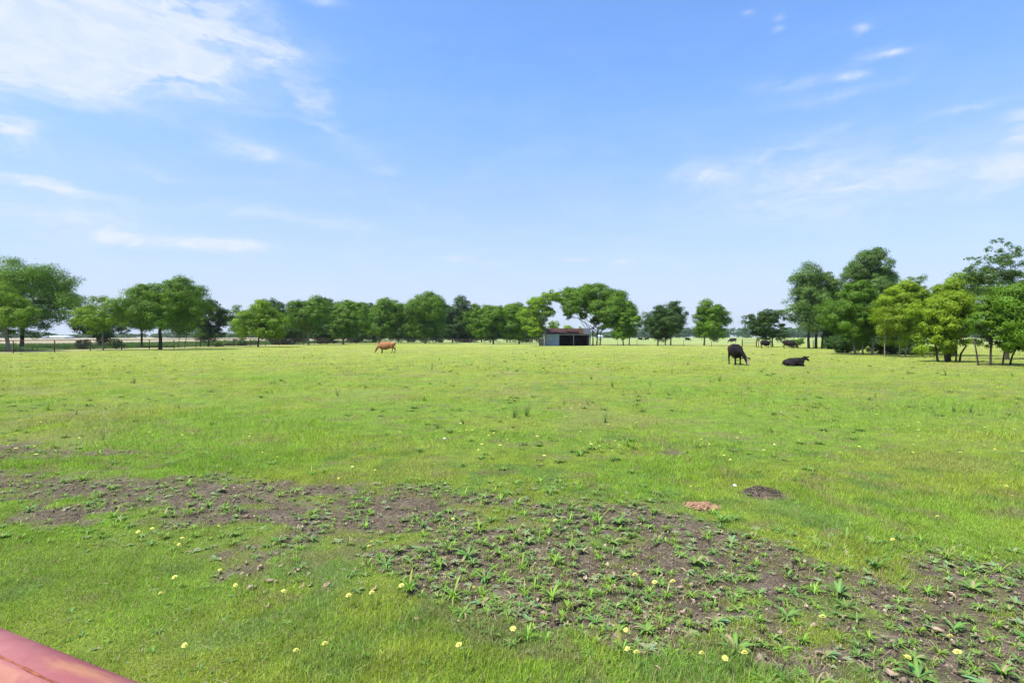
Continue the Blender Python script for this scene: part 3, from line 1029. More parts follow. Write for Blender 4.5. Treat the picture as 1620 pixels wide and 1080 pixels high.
# near red pipe gate at the lower left corner
def near_gate():
    p0 = Vector((-0.79, 0.872, 1.35)); p1 = Vector((-0.497, 0.738, 1.35))
    dr = (p1 - p0).normalized()
    R = 0.052
    side = Vector((-dr.y, dr.x, 0))
    if side.y > 0: side = -side
    # silhouette edge seen from the eye is the far upper flank; shift the axis so that flank lies on the line
    ax = p0 + side * R * 0.45 - Vector((0, 0, R * 0.89))
    z_axis = ax.z
    m, g, p = new_mat('red_paint_rusty')
    tc = g.N.new('ShaderNodeTexCoord').outputs['Object']
    sp = g.N.new('ShaderNodeSeparateXYZ'); g.L.new(tc, sp.inputs[0])
    st = g.xyz(g.m('MULTIPLY', sp.outputs[0], 2.0), g.m('MULTIPLY', sp.outputs[1], 14.0), g.m('MULTIPLY', sp.outputs[2], 14.0))
    n = g.noise(st, 1.6, 5, 0.6); n2 = g.noise(tc, 60, 4, 0.6); n3 = g.noise(tc, 7, 4, .6)
    c = g.mix(g.sstep(n3, .35, .65), (0.27, 0.085, 0.085), (0.32, 0.135, 0.13))
    c = g.mix(g.m('MULTIPLY', g.sstep(n, .48, .66), .75), c, (0.40, 0.19, 0.10))
    c = g.mix(g.m('MULTIPLY', g.sstep(n2, .6, .75), .35), c, (0.33, 0.12, 0.07))
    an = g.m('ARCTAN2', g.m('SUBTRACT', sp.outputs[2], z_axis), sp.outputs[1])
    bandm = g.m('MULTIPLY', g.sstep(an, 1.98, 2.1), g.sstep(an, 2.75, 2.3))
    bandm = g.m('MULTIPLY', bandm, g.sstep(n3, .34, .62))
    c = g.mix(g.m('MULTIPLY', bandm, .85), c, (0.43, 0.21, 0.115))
    c = g.mix(g.m('MULTIPLY', g.sstep(g.noise(tc, 160, 3, .6), .62, .7), .3), c, (0.20, 0.07, 0.05))
    g.L.new(c, p.inputs['Base Color']); rough_spec(p, .75, .2)
    ms = mat_noise('weld_rust', (0.16, .045, .025), (.30, .10, .05), 40, .85, .2)
    root = empty('pipe_gate', (ax.x, ax.y, 0), math.atan2(dr.y, dr.x))
    tag(root, 'faded red painted pipe gate close to the camera in the lower left corner', 'gate')
    L0, L1 = -2.6, 1.6
    z = ax.z
    bm = bmesh.new(); tube(bm, [(L0, 0, z), (L1, 0, z)], [R, R], 48); bm_obj('top_rail', bm, m, root, True)
    bm = bmesh.new()
    # weld seam running along the rail, above centre
    a = math.radians(112)
    pts = []
    rr = []
    for k in range(160):
        t = L0 + (L1 - L0) * k / 159
        an = a + 0.02 * math.sin(k * .9)
        pts.append((t, math.cos(an) * R * 1.0, z + math.sin(an) * R * 1.0)); rr.append(.0011 + .0013 * random.random() ** 2)
    tube(bm, pts, rr, 6)
    bm_obj('weld_seam', bm, ms, root, True)
    bm = bmesh.new()
    for k in range(26):
        an = math.radians(random.uniform(104, 142)); xx = random.uniform(-.075, .012) + (an - 1.9) * -.03
        r = bmesh.ops.create_icosphere(bm, subdivisions=2, radius=1)
        M = Matrix.Translation((xx, math.cos(an) * R, z + math.sin(an) * R)) @ Matrix.Diagonal((random.uniform(.003, .008), random.uniform(.002, .004), random.uniform(.0015, .003), 1))
        bmesh.ops.transform(bm, matrix=M, verts=r['verts'])
    bm_obj('weld_lumps', bm, ms, root, True)
    # fish-mouth weld of an end post, left
    bm = bmesh.new()
    tube(bm, [(-.155, 0, .1), (-.155, 0, z - R * .6)], [.03, .03], 20)
    bm_obj('upright', bm, m, root, True)
    for zz in (1.02, .78, .54, .30):
        bm = bmesh.new(); tube(bm, [(L0, 0, zz), (L1, 0, zz)], [.021, .021], 16); bm_obj('lower_rail', bm, m, root, True)
    for xx in (L0, L1):
        bm = bmesh.new(); tube(bm, [(xx, 0, .1), (xx, 0, z + .0)], [.03, .03], 16); bm_obj('end_upright', bm, m, root, True)


near_gate()


# ------------------------------------------------------------------ shed
def shed():
    d = 109.0
    s = d / F
    x0 = (863 - 810) * s; x1 = (934 - 810) * s
    W = x1 - x0
    root = empty('livestock_shed', (x0, d, 0))
    tag(root, 'open fronted grey metal livestock shed with a rusty roof, between two trees', 'shed')
    m_wall, g, p = new_mat('galvanised_sheet')
    tc = g.N.new('ShaderNodeTexCoord').outputs['Object']
    sp = g.N.new('ShaderNodeSeparateXYZ'); g.L.new(tc, sp.inputs[0])
    n = g.noise(tc, .9, 5, .6)
    c = g.mix(g.sstep(n, .35, .65), (.24, .30, .33), (.33, .38, .39))
    g.L.new(c, p.inputs['Base Color']); rough_spec(p, .55, .4)
    rib = g.m('SINE', g.m('MULTIPLY', sp.outputs[0], 31.0))
    b = g.N.new('ShaderNodeBump'); b.inputs['Distance'].default_value = .02; g.L.new(rib, b.inputs['Height']); g.L.new(b.outputs[0], p.inputs['Normal'])
    m_roof, g, p = new_mat('rusty_corrugated_roof')
    tc = g.N.new('ShaderNodeTexCoord').outputs['Object']
    sp = g.N.new('ShaderNodeSeparateXYZ'); g.L.new(tc, sp.inputs[0])
    st = g.xyz(g.m('MULTIPLY', sp.outputs[0], 3.2), g.m('MULTIPLY', sp.outputs[1], .5), 0)
    n = g.noise(st, 1.5, 5, .65)
    c = g.mix(g.sstep(n, .32, .68), (.036, .016, .013), (.085, .036, .027))
    c = g.mix(g.m('MULTIPLY', g.sstep(g.noise(tc, 1.2, 4, .6), .55, .7), .5), c, (.09, .06, .05))
    g.L.new(c, p.inputs['Base Color']); rough_spec(p, .8, .2)
    rib = g.m('SINE', g.m('MULTIPLY', sp.outputs[0], 40.0))
    b = g.N.new('ShaderNodeBump'); b.inputs['Distance'].default_value = .02; g.L.new(rib, b.inputs['Height']); g.L.new(b.outputs[0], p.inputs['Normal'])
    m_dark = mat_noise('dark_timber', (.03, .025, .02), (.06, .05, .04), 2, .95, .1)
    m_grey = mat_noise('dull_grey_sheet', (.17, .18, .19), (.25, .26, .27), 2, .7, .3)
    hf = 2.25; hr = 3.35; D = 5.0
    xo = (883.5 - 810) * s - x0          # opening start
    # front sheet, left third
    bm = bmesh.new(); bx(bm, (xo / 2, 0, hf / 2), (xo, .04, hf)); bm_obj('front_panel', bm, m_wall, root)
    # post strip at the opening
    bm = bmesh.new(); bx(bm, (xo + .07, -.03, hf / 2), (.14, .14, hf)); bm_obj('post', bm, mat_noise('pale_post', (.30, .33, .34), (.38, .41, .42), 2, .7), root)
    xm = (907.5 - 810) * s - x0
    bm = bmesh.new(); bx(bm, (xm, 0, hf / 2), (.13, .13, hf)); bm_obj('post', bm, m_grey, root)
    xr = (932.5 - 810) * s - x0
    bm = bmesh.new(); bx(bm, (xr, -.02, hf / 2), (.15, .15, hf)); bm_obj('post', bm, m_grey, root)
    bm = bmesh.new(); bx(bm, ((xo + W) / 2 + .1, -.05, hf - .11), (W - xo, .10, .2)); bm_obj('lintel', bm, m_grey, root)
    # sides, back
    bm = bmesh.new(); bx(bm, (-.03, D / 2, hf / 2), (.05, D, hf)); bm_obj('side_wall', bm, m_wall, root)
    bm = bmesh.new(); bx(bm, (W + .03, D / 2, hf / 2), (.05, D, hf)); bm_obj('side_wall', bm, m_grey, root)
    bm = bmesh.new(); bx(bm, (W / 2, D, hf / 2), (W, .05, hf)); bm_obj('back_wall', bm, m_dark, root)
    bm = bmesh.new(); bx(bm, (W / 2 + 1.5, D * .55, .55), (.9, .5, 1.1)); bx(bm, (W / 2 + 1.5, D * .55, 1.16), (1.1, .6, .06)); bm_obj('feed_bin', bm, m_dark, root)
    # gables
    bm = bmesh.new()
    for xx in (-.03, W + .03):
        v = [bm.verts.new((xx + a, y, z)) for a in (-.02, .02) for (y, z) in ((.02, hf + .02), (D - .02, hf + .02), (D * .5, hr - .04))]
        bm.faces.new(v[0:3]); bm.faces.new(v[3:6][::-1])
        for i in range(3): bm.faces.new((v[i], v[(i + 1) % 3], v[3 + (i + 1) % 3], v[3 + i]))
    bm_obj('gable', bm, m_grey, root)
    # roof: two slopes, front one rusty with one dull galvanised sheet at the right end
    def slope(x_a, x_b, ya, za, yb, zb, th=.04):
        bm = bmesh.new()
        v = [bm.verts.new(q) for q in ((x_a, ya, za), (x_b, ya, za), (x_b, yb, zb), (x_a, yb, zb), (x_a, ya, za - th), (x_b, ya, za - th), (x_b, yb, zb - th), (x_a, yb, zb - th))]
        for f in ((0, 1, 2, 3), (7, 6, 5, 4), (0, 4, 5, 1), (1, 5, 6, 2), (2, 6, 7, 3), (3, 7, 4, 0)): bm.faces.new([v[i] for i in f])
        return bm
    xs = (924 - 810) * s - x0
    bm_obj('roof', slope(-.25, xs, -.3, hf + .04, D * .5, hr), m_roof, root)
    bm_obj('roof_patch', slope(xs + .004, W + .25, -.3, hf + .04, D * .5, hr), mat_noise('galvanised_roof', (.045, .052, .058), (.07, .08, .088), 1.5, .9, .1), root)
    bm_obj('rear_roof', slope(-.25, W + .25, D * .5 + .01, hr, D + .3, hf + .04), m_roof, root)
    # lean-to timber screen on the left
    r2 = empty('timber_screen', (x0 - .75, d + .2, 0)); tag(r2, 'weathered brown board screen against the left end of the shed', 'screen')
    bm = bmesh.new()
    for k in range(6):
        bx(bm, (-.42 + k * .16, random.uniform(-.02, .02), .68 + random.uniform(-.06, .06)), (.145, .03, 1.4))
    bm_obj('boards', bm, mat_noise('old_boards', (.14, .11, .085), (.27, .22, .17), 3, .9), r2)
    bm = bmesh.new(); bx(bm, (0, .045, .4), (1.0, .05, .1)); bx(bm, (0, .045, 1.1), (1.0, .05, .1)); bm_obj('battens', bm, m_dark, r2)
    # mailbox-like bird box on a post right of the shed
    x, y = PD(949.5, 108)
    r3 = empty('marker_post', (x, y, 0)); tag(r3, 'thin post with a small dark round top, right of the arched tree trunks', 'post')
    bm = bmesh.new(); tube(bm, [(0, 0, -.05), (0, 0, 1.25)], [.03, .03], 8); bm_obj('pole', bm, M_rustpipe, r3, True)
    bm = bmesh.new(); tube(bm, [(0, 0, 1.12), (0, 0, 1.2), (0, 0, 1.38), (0, 0, 1.46)], [.08, .19, .19, .08], 12); bm_obj('cap', bm, m_dark, r3, True)


shed()


def far_buildings():
    mw = mat_noise('white_sheeting', (.42, .44, .46), (.5, .51, .52), .2, .6)
    md = mat_noise('grey_sheeting', (.35, .37, .4), (.45, .46, .48), .2, .6)
    for (px, d, w, dep, h, hr, lb) in ((92, 460, 18, 10, 1.2, 2.6, 'long low white roofed building far off in the left gap'),
                                       (949, 470, 4, 6, 1.8, 3.0, 'small white building far off right of the arched tree')):
        x, y = PD(px, d)
        r = empty('farm_building', (x, y, 0)); tag(r, lb, 'building', 'far farm buildings')
        bm = bmesh.new(); bx(bm, (0, 0, h / 2), (w, dep, h)); bm_obj('walls', bm, mw, r)
        bm = bmesh.new()
        v = [bm.verts.new(q) for q in ((-w / 2 - .3, -dep / 2 - .3, h + .01), (w / 2 + .3, -dep / 2 - .3, h + .01), (w / 2 - w * .12, 0, hr), (-w / 2 + w * .12, 0, hr), (w / 2 + .3, dep / 2 + .3, h + .01), (-w / 2 - .3, dep / 2 + .3, h + .01))]
        for f in ((0, 1, 2, 3), (4, 5, 3, 2), (1, 4, 2), (5, 0, 3), (0, 5, 4, 1)): bm.faces.new([v[i] for i in f])
        bm_obj('roof', bm, mw, r)
        bm = bmesh.new(); bx(bm, (w * .2, -dep / 2 - .02, h * .42), (min(3, w * .2), .06, h * .8)); bm_obj('door', bm, md, r)


far_buildings()


# ------------------------------------------------------------------ cattle
def capsule(bm, a, b, ra, rb, sx=1.0, n=7):
    """chain of overlapping spheres between two points, widened sideways by sx"""
    a = Vector(a); b = Vector(b)
    L = (b - a).length
    k = max(2, int(L / (min(ra, rb) * .4)) + 1)
    for i in range(k):
        t = i / (k - 1)
        r = ra + (rb - ra) * t
        q = bmesh.ops.create_icosphere(bm, subdivisions=2, radius=1.0)
        M = Matrix.Translation(a.lerp(b, t)) @ Matrix.Diagonal((r, r * sx, r, 1))
        bmesh.ops.transform(bm, matrix=M, verts=q['verts'])


def finish_body(bm, name, root, mat, colfn, voxel=.022):
    me = bpy.data.meshes.new('tmp'); bm.to_mesh(me); bm.free()
    o = bpy.data.objects.new('tmp', me); COL.objects.link(o)
    r = o.modifiers.new('r', 'REMESH'); r.mode = 'VOXEL'; r.voxel_size = voxel; r.use_smooth_shade = True
    s = o.modifiers.new('s', 'SMOOTH'); s.factor = .6; s.iterations = 6
    dg = bpy.context.evaluated_depsgraph_get()
    me2 = bpy.data.meshes.new_from_object(o.evaluated_get(dg))
    bpy.data.objects.remove(o)
    me2.name = name
    n = len(me2.vertices)
    co = np.empty(n * 3, np.float32); me2.vertices.foreach_get('co', co); co = co.reshape(-1, 3)
    a = me2.color_attributes.new('col', 'FLOAT_COLOR', 'POINT')
    c = np.ones((n, 4), np.float32); c[:, :3] = colfn(co)
    a.data.foreach_set('color', c.ravel())
    me2.materials.clear(); me2.materials.append(mat)
    for p in me2.polygons: p.use_smooth = True
    ob = bpy.data.objects.new(name, me2); COL.objects.link(ob); ob.parent = root
    return ob


m_coat, g_, p_ = new_mat('short_coat')
a_ = g_.N.new('ShaderNodeAttribute'); a_.attribute_name = 'col'
nz = g_.noise(g_.N.new('ShaderNodeTexCoord').outputs['Object'], 9, 4, .6)
g_.L.new(g_.mix(1.0, a_.outputs['Color'], g_.mix(nz, (.8, .8, .8), (1.2, 1.2, 1.2)), 'MULTIPLY'), p_.inputs['Base Color'])
rough_spec(p_, .7, .12)
M_eye = mat_noise('eye', (.01, .01, .01), (.015, .012, .01), 5, .15, .5)
M_hoof = mat_noise('hoof', (.05, .04, .035), (.09, .075, .06), 9, .6)


def cow_standing(bm, head='graze', step=0.0, neckside=0.0):
    """x forward, about 1.35 m at the withers"""
    c = capsule
    c(bm, (-.80, 0, 1.03), (-.45, 0, .98), .28, .36, .92)     # rump
    c(bm, (-.45, 0, .92), (.05, 0, .83), .38, .46, .84)      # barrel
    c(bm, (.05, 0, .83), (.50, 0, .85), .46, .42, .78)        # chest
    c(bm, (-.70, 0, 1.20), (.45, 0, 1.20), .10, .12, 1.3)     # top line
    c(bm, (.50, 0, .88), (.70, 0, .82), .36, .25, .72)        # brisket
    for s in (-1, 1):
        c(bm, (-.74, s * .17, 1.02), (-.66, s * .20, .74), .20, .13, .8)      # thigh
        st = step * s
        c(bm, (-.66, s * .20, .74), (-.88 + st, s * .19, .46), .11, .065)      # gaskin
        c(bm, (-.88 + st, s * .19, .46), (-.82 + st, s * .19, .12), .055, .046)
        c(bm, (-.82 + st, s * .19, .12), (-.77 + st, s * .19, .04), .052, .060)
        c(bm, (.50, s * .17, .92), (.44, s * .18, .66), .17, .11, .8)         # shoulder
        c(bm, (.44, s * .18, .66), (.47 - st, s * .17, .40), .09, .062)
        c(bm, (.47 - st, s * .17, .40), (.46 - st, s * .17, .12), .055, .045)
        c(bm, (.46 - st, s * .17, .12), (.51 - st, s * .17, .04), .050, .058)
    ns = neckside
    if head == 'graze':
        c(bm, (.55, 0, 1.02), (.90, ns * .4, .78), .25, .17, .7)
        c(bm, (.90, ns * .4, .78), (1.12, ns * .8, .50), .17, .135, .75)
        H = Vector((1.14, ns * .9, .44)); M = Vector((1.30, ns * 1.1, .10))
    else:
        c(bm, (.55, 0, 1.10), (.92, ns * .4, 1.22), .23, .15, .7)
        H = Vector((1.02, ns * .6, 1.30)); M = Vector((1.36, ns * 1.1, 1.12))
    c(bm, H, H.lerp(M, .45), .135, .105, .85)
    c(bm, H.lerp(M, .45), M, .10, .078, .95)
    for s in (-1, 1):
        c(bm, H + Vector((-.02, s * .11, .03)), H + Vector((-.05, s * .27, .0)), .035, .045)
    # tail
    c(bm, (-1.00, 0, 1.16), (-1.06, .02, .80), .04, .028)
    c(bm, (-1.06, .02, .80), (-1.05, .03, .50), .028, .040)
    return H, M


def cow(label, px, d, rz, colfn, head='graze', scale=1.0, step=.06, neck=0.0, group='cattle in the pasture', detail=True, voxel=.022):
    x, y = PD(px, d)
    root = empty('cow', (x, y, gz(x, y)), rz)
    root.scale = (scale,) * 3
    tag(root, label, 'cow', group)
    bm = bmesh.new()
    H, M = cow_standing(bm, head, step, neck)
    finish_body(bm, 'body', root, m_coat, colfn, voxel)
    if detail:
        for s in (-1, 1):
            e = bmesh.new(); q = bmesh.ops.create_uvsphere(e, u_segments=10, v_segments=8, radius=.02)
            p = H.lerp(M, .3) + Vector((.03, s * .092, .02))
            bmesh.ops.translate(e, verts=e.verts, vec=p); bm_obj('eye', e, M_eye, root, True)
    return root


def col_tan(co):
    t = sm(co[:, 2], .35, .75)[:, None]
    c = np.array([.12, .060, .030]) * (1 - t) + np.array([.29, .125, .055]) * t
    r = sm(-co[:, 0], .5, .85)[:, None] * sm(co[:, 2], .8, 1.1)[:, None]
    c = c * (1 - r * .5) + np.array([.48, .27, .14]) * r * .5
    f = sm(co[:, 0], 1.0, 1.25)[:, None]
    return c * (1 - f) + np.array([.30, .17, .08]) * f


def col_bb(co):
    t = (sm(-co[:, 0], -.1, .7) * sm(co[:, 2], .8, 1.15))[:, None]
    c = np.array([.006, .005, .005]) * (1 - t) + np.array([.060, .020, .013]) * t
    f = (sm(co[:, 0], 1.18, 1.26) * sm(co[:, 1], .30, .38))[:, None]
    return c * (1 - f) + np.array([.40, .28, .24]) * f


def col_black(co):
    return np.tile(np.array([.007, .006, .006]), (len(co), 1)) + (fbm(co[:, 0] * 3, co[:, 2] * 3, 4)[:, None]) * np.array([.012, .008, .007])


def col_reddark(co):
    return np.tile(np.array([.022, .014, .011]), (len(co), 1))


cow('tan cow grazing with its head down to the left, below the round trees', 611, 61.0, math.radians(176), col_tan, scale=.95, step=.10)
cow('large black and dark brown cow with a pale face, grazing at the right', 1164, 36.2, math.radians(-97), col_bb, scale=1.0, step=.05, neck=.34)
cow('small black cow standing side on in front of the spreading small tree', 1211, 88, math.radians(8), col_black, head='up', scale=.80, neck=.0, detail=False, voxel=.03, group='small black cows near the right trees')
cow('black cow grazing beside the brown pipe posts, right of the small standing one', 1249, 84, math.radians(-12), col_reddark, scale=.92, detail=False, voxel=.03, group='small black cows near the right trees')
FG = 'distant cattle beyond the fence'
for (lb, px, d, rz) in (('distant dark cow beyond the fence behind the large dark brown cow', 1159, 150, 180),
                        ('tiny distant cow under the single well shaped tree', 1131, 170, 90),
                        ('tiny distant cow right of the ragged dark green tree trunks', 1088, 205, 10),
                        ('tiny distant cow right of the arched tree, nearest to it', 1013, 230, 0),
                        ('tiny distant cow just left of the ragged dark green tree', 1023, 240, 170),
                        ):
    cow(lb, px, d, math.radians(rz), col_black, head='graze', scale=1.0, detail=False, voxel=.04, group=FG)


def lying_cow():
    x, y = PD(1257, 34.5)
    root = empty('cow', (x, y, gz(x, y) - .02), math.radians(-14))
    root.scale = (.78,) * 3
    tag(root, 'black cow lying down with head raised, right of the large dark brown cow', 'cow', 'cattle in the pasture')
    bm = bmesh.new(); c = capsule
    c(bm, (-.62, 0, .30), (-.3, 0, .34), .24, .32, 1.0)
    c(bm, (-.3, 0, .34), (.15, 0, .36), .33, .34, 1.0)
    c(bm, (.15, 0, .36), (.45, 0, .38), .34, .27, .95)
    c(bm, (-.6, 0, .46), (.4, 0, .58), .10, .12, 1.2)
    c(bm, (.45, 0, .48), (.68, -.05, .62), .22, .15, .8)
    for s in (-1, 1):
        c(bm, (-.50, s * .24, .24), (-.10, s * .36, .14), .20, .10, .8)   # folded thigh
        c(bm, (-.10, s * .36, .12), (-.42, s * .40, .06), .06, .05)
        c(bm, (.35, s * .2, .22), (.62, s * .22, .12), .13, .08)          # folded fore leg
        c(bm, (.62, s * .22, .10), (.40, s * .24, .05), .065, .045)
    H = Vector((.70, -.06, .70)); M = Vector((.94, -.22, .50))
    c(bm, H, H.lerp(M, .5), .135, .105, .9)
    c(bm, H.lerp(M, .5), M, .10, .075, .95)
    for s, dx in ((-1, .0), (1, .02)):
        c(bm, H + Vector((.0 + dx, s * .10, .06)), H + Vector((.10 * (1 if s < 0 else -.2) + .06, s * .30, .05)), .035, .055)
    c(bm, H + Vector((.06, 0, .04)), H + Vector((.34, .10, .06)), .03, .05)
    c(bm, (-.82, 0, .4), (-.88, .08, .08), .035, .03)
    finish_body(bm, 'body', root, m_coat, col_black)
    for s in (-1, 1):
        e = bmesh.new(); bmesh.ops.create_uvsphere(e, u_segments=10, v_segments=8, radius=.02)
        p = H.lerp(M, .3) + Vector((.02, s * .10, .03))
        bmesh.ops.translate(e, verts=e.verts, vec=p); bm_obj('eye', e, M_eye, root, True)


lying_cow()


# ------------------------------------------------------------------ weeds, flowers, leaves on the near ground
def leaf_strip(V, Fc, C, base, az, length, width, rise, col, curl=.5, n=5, fold=.25, rng=RNG):
    """broad blade leaf made of a folded strip"""
    dx, dy = math.cos(az), math.sin(az)
    wx, wy = -dy, dx
    i0 = len(V)
    for i in range(n + 1):
        t = i / n
        w = width * (math.sin(math.pi * min(1, t * .86 + .10)) ** .8) * .5
        if i == n: w = width * .04
        r = length * t
        z = rise * length * (t - curl * t * t)
        cx = base[0] + dx * r; cy = base[1] + dy * r; cz = base[2] + z
        V += [(cx + wx * w, cy + wy * w, cz + w * fold), (cx, cy, cz), (cx - wx * w, cy - wy * w, cz + w * fold)]
        k = .9 + .2 * t
        C += [tuple(c * k for c in col), tuple(min(1, c * 1.25) for c in col), tuple(c * k for c in col)]
    for i in range(n):
        a = i0 + i * 3
        Fc += [(a, a + 1, a + 4, a + 3), (a + 1, a + 2, a + 5, a + 4)]


def rosette_mesh(seed, nl, L, W, rise, col):
    rng = np.random.default_rng(seed)
    V, Fc, C = [], [], []
    for k in range(nl):
        az = k * 2.4 + rng.normal() * .25
        l = L * rng.uniform(.6, 1.1)
        c = [q * rng.uniform(.62, 1.12) for q in col]
        if rng.random() < .08: c = [.30, .24, .12]
        leaf_strip(V, Fc, C, (0, 0, .004), az, l, W * rng.uniform(.8, 1.2), rise * rng.uniform(.4, 1.5), c, curl=rng.uniform(.4, .9))
    return mesh_np('weed_rosette', V, Fc, 4, M_weed, col=np.array(C), smooth=True)


WG = 'broad leaved weeds on the bare soil'
kinds = []
for i, (nl, L, W, rise, col) in enumerate(((17, .105, .019, .75, (.165, .265, .042)), (12, .095, .026, .5, (.215, .285, .105)), (22, .11, .012, 1.2, (.19, .31, .034)),
                                           (15, .12, .017, .9, (.15, .25, .045)), (11, .085, .023, .6, (.235, .295, .12)), (24, .085, .009, 1.6, (.205, .325, .036)))):
    kinds.append((rosette_mesh(200 + i, nl, L, W, rise, col), ['mid green spreading weed',
                  'grey green flat broad leaved weed',
                  'bright green narrow leaved weed',
                  'deep green arching weed',
                  'pale grey green sparse weed',
                  'bright upright tuft weed'][i],
                  ['mid green spreading weeds', 'grey green broad leaved weeds', 'bright green upright weeds', 'deep green arching weeds', 'pale grey green weeds', 'small bright tuft weeds'][i]))


def scatter_weeds():
    cand = []
    rng = np.random.default_rng(33)
    n = 26000
    # even over the picture-visible area, density falls with distance
    r = np.exp(rng.uniform(math.log(2.7), math.log(12), n))
    t = rng.uniform(-.95, .95, n)
    x = t * r; y = r
    yy = y; px = 810 + F * t; row = HOR + EYE * F / yy
    up = np.interp(px, UPX, UPY); lo = np.interp(px, LOX, LOY)
    ins = (row > up - 6) & (row < lo + 40)
    dens = fbm(x * 1.6, y * 1.6, 55, 3)
    ok = ins & (rng.random(n) < .12 + .75 * sm(dens, .42, .62)) & ((px > 560) | (rng.random(n) < .35))
    ok &= ((x - DUNG[0]) ** 2 + (y - DUNG[1]) ** 2 > .07) & ((x - MOUND[0]) ** 2 + (y - MOUND[1]) ** 2 > .15)
    P = []
    for i in np.nonzero(ok)[0]:
        s = min(1.0, .30 + rng.lognormal(-1.15, .6)) * (1.0 if px[i] > 600 else .8)
        rad = .105 * s if rng.random() < .6 else .07 * s
        good = True
        for (a, b, q) in P:
            if (a - x[i]) ** 2 + (b - y[i]) ** 2 < (rad + q) ** 2 * .55: good = False; break
        if good: P.append((x[i], y[i], rad))
        if len(P) > 1500: break
    P.sort(key=lambda q: q[1] / q[2])
    return P


def weed_label(lb, x, y, s):
    px = 810 + F * x / y
    row = HOR + EYE * F / y
    size = 'tiny' if s < .5 else 'small' if s < .72 else 'middling' if s < .95 else 'big'
    across = ['far left', 'left', 'left of centre', 'central', 'right of centre', 'right', 'far right'][int(min(6, max(0, px // 232)))]
    f = (row - np.interp(px, UPX, UPY)) / (np.interp(px, LOX, LOY) - np.interp(px, UPX, UPY))
    dep = 'back edge' if f < .25 else 'back half' if f < .5 else 'front half' if f < .78 else 'front edge'
    return '%s %s, %s, %s of the bare soil' % (size, lb, across, dep)


def spot_label(what, px, row):
    a = ['at the left edge', 'in the left quarter', 'left of centre', 'in the middle', 'right of centre', 'in the right quarter', 'at the right edge'][int(min(6, max(0, px // 232)))]
    b = 'beyond the bare soil' if row < np.interp(px, UPX, UPY) else 'on the bare soil' if row < np.interp(px, LOX, LOY) else 'in the nearest grass'
    c = 'high up' if row < 690 else 'upper part' if row < 780 else 'middle rows' if row < 870 else 'lower rows' if row < 960 else 'bottom rows'
    return '%s %s, %s, %s' % (what, b, a, c)


WP = scatter_weeds()
used = set()
for i, (x, y, rad) in enumerate(WP[:300]):
    k = random.choices(range(6), (4, 3, 4, 4, 2, 3))[0]
    src, lb, gp = kinds[k]
    if k in used:
        o = src.copy(); COL.objects.link(o)
    else:
        o = src; used.add(k)
    s = rad / .085 * .92
    o.location = (x, y, gz(x, y) - .008)
    o.rotation_euler = (random.uniform(-.12, .12), random.uniform(-.12, .12), random.uniform(0, 6.28))
    o.scale = (s, s, s * random.uniform(.8, 1.4))
    tag(o, weed_label(lb, x, y, s), 'weed', gp)


def weeds_rest():
    Vs, Fs, Cs, off = [], [], [], 0
    rng = np.random.default_rng(9)
    src = []
    for (o, _, _) in kinds:
        me = o.data
        n = len(me.vertices); co = np.empty(n * 3, np.float32); me.vertices.foreach_get('co', co)
        f = np.empty(len(me.polygons) * 4, np.int32); me.loops.foreach_get('vertex_index', f)
        c = np.empty(n * 4, np.float32); me.color_attributes['col'].data.foreach_get('color', c)
        src.append((co.reshape(-1, 3), f.reshape(-1, 4), c.reshape(-1, 4)[:, :3]))
    pts = [(x, y, r / .085, 1) for (x, y, r) in WP[300:]]
    # small seedlings across the soil and a few in the turf
    n = 9500
    r = np.exp(rng.uniform(math.log(2.6), math.log(13), n)); t = rng.uniform(-1, 1, n)
    x, y = t * r, r
    so_ = soil_mask(x, y)
    keep = rng.random(n) < np.where(so_ > .1, (.35 + .6 * (fbm(x * 1.6, y * 1.6, 55, 3) > .5)) * np.where(810 + F * t > 560, 1, .5), .10)
    for a, b in zip(x[keep], y[keep]): pts.append((a, b, rng.uniform(.16, .45), 0))
    n = 1300
    r = np.exp(rng.uniform(math.log(7), math.log(62), n)); t = rng.uniform(-1, 1, n)
    x, y = t * r, r
    keep = (rng.random(n) < sm(fbm(x * .35, y * .35, 57, 3), .42, .7)) & (x > -53.5 + FENCE_DIR * (y - 61.0))
    for a, b in zip(x[keep], y[keep]): pts.append((a, b, rng.uniform(.5, 1.1) * (1 + b / 38), 2))
    for (x, y, s, big) in pts:
        V, Fc, C = src[rng.integers(0, 6)]
        a = rng.uniform(0, 6.28); ca, sa = math.cos(a), math.sin(a)
        W = V * s
        W = np.stack([W[:, 0] * ca - W[:, 1] * sa + x, W[:, 0] * sa + W[:, 1] * ca + y, W[:, 2] + gz(x, y) - .006], -1)
        Vs.append(W); Fs.append(Fc + off); Cs.append(C * rng.uniform(.75, 1.2) * (1 if big < 2 else np.array([.80, .80, .55]))); off += len(W)
    o = mesh_np('small_weeds', np.concatenate(Vs), np.concatenate(Fs), 4, M_weed, col=np.concatenate(Cs), smooth=True)
    tag(o, 'seedlings and small weeds sprouting through the bare soil', 'weeds', kind='stuff')


weeds_rest()

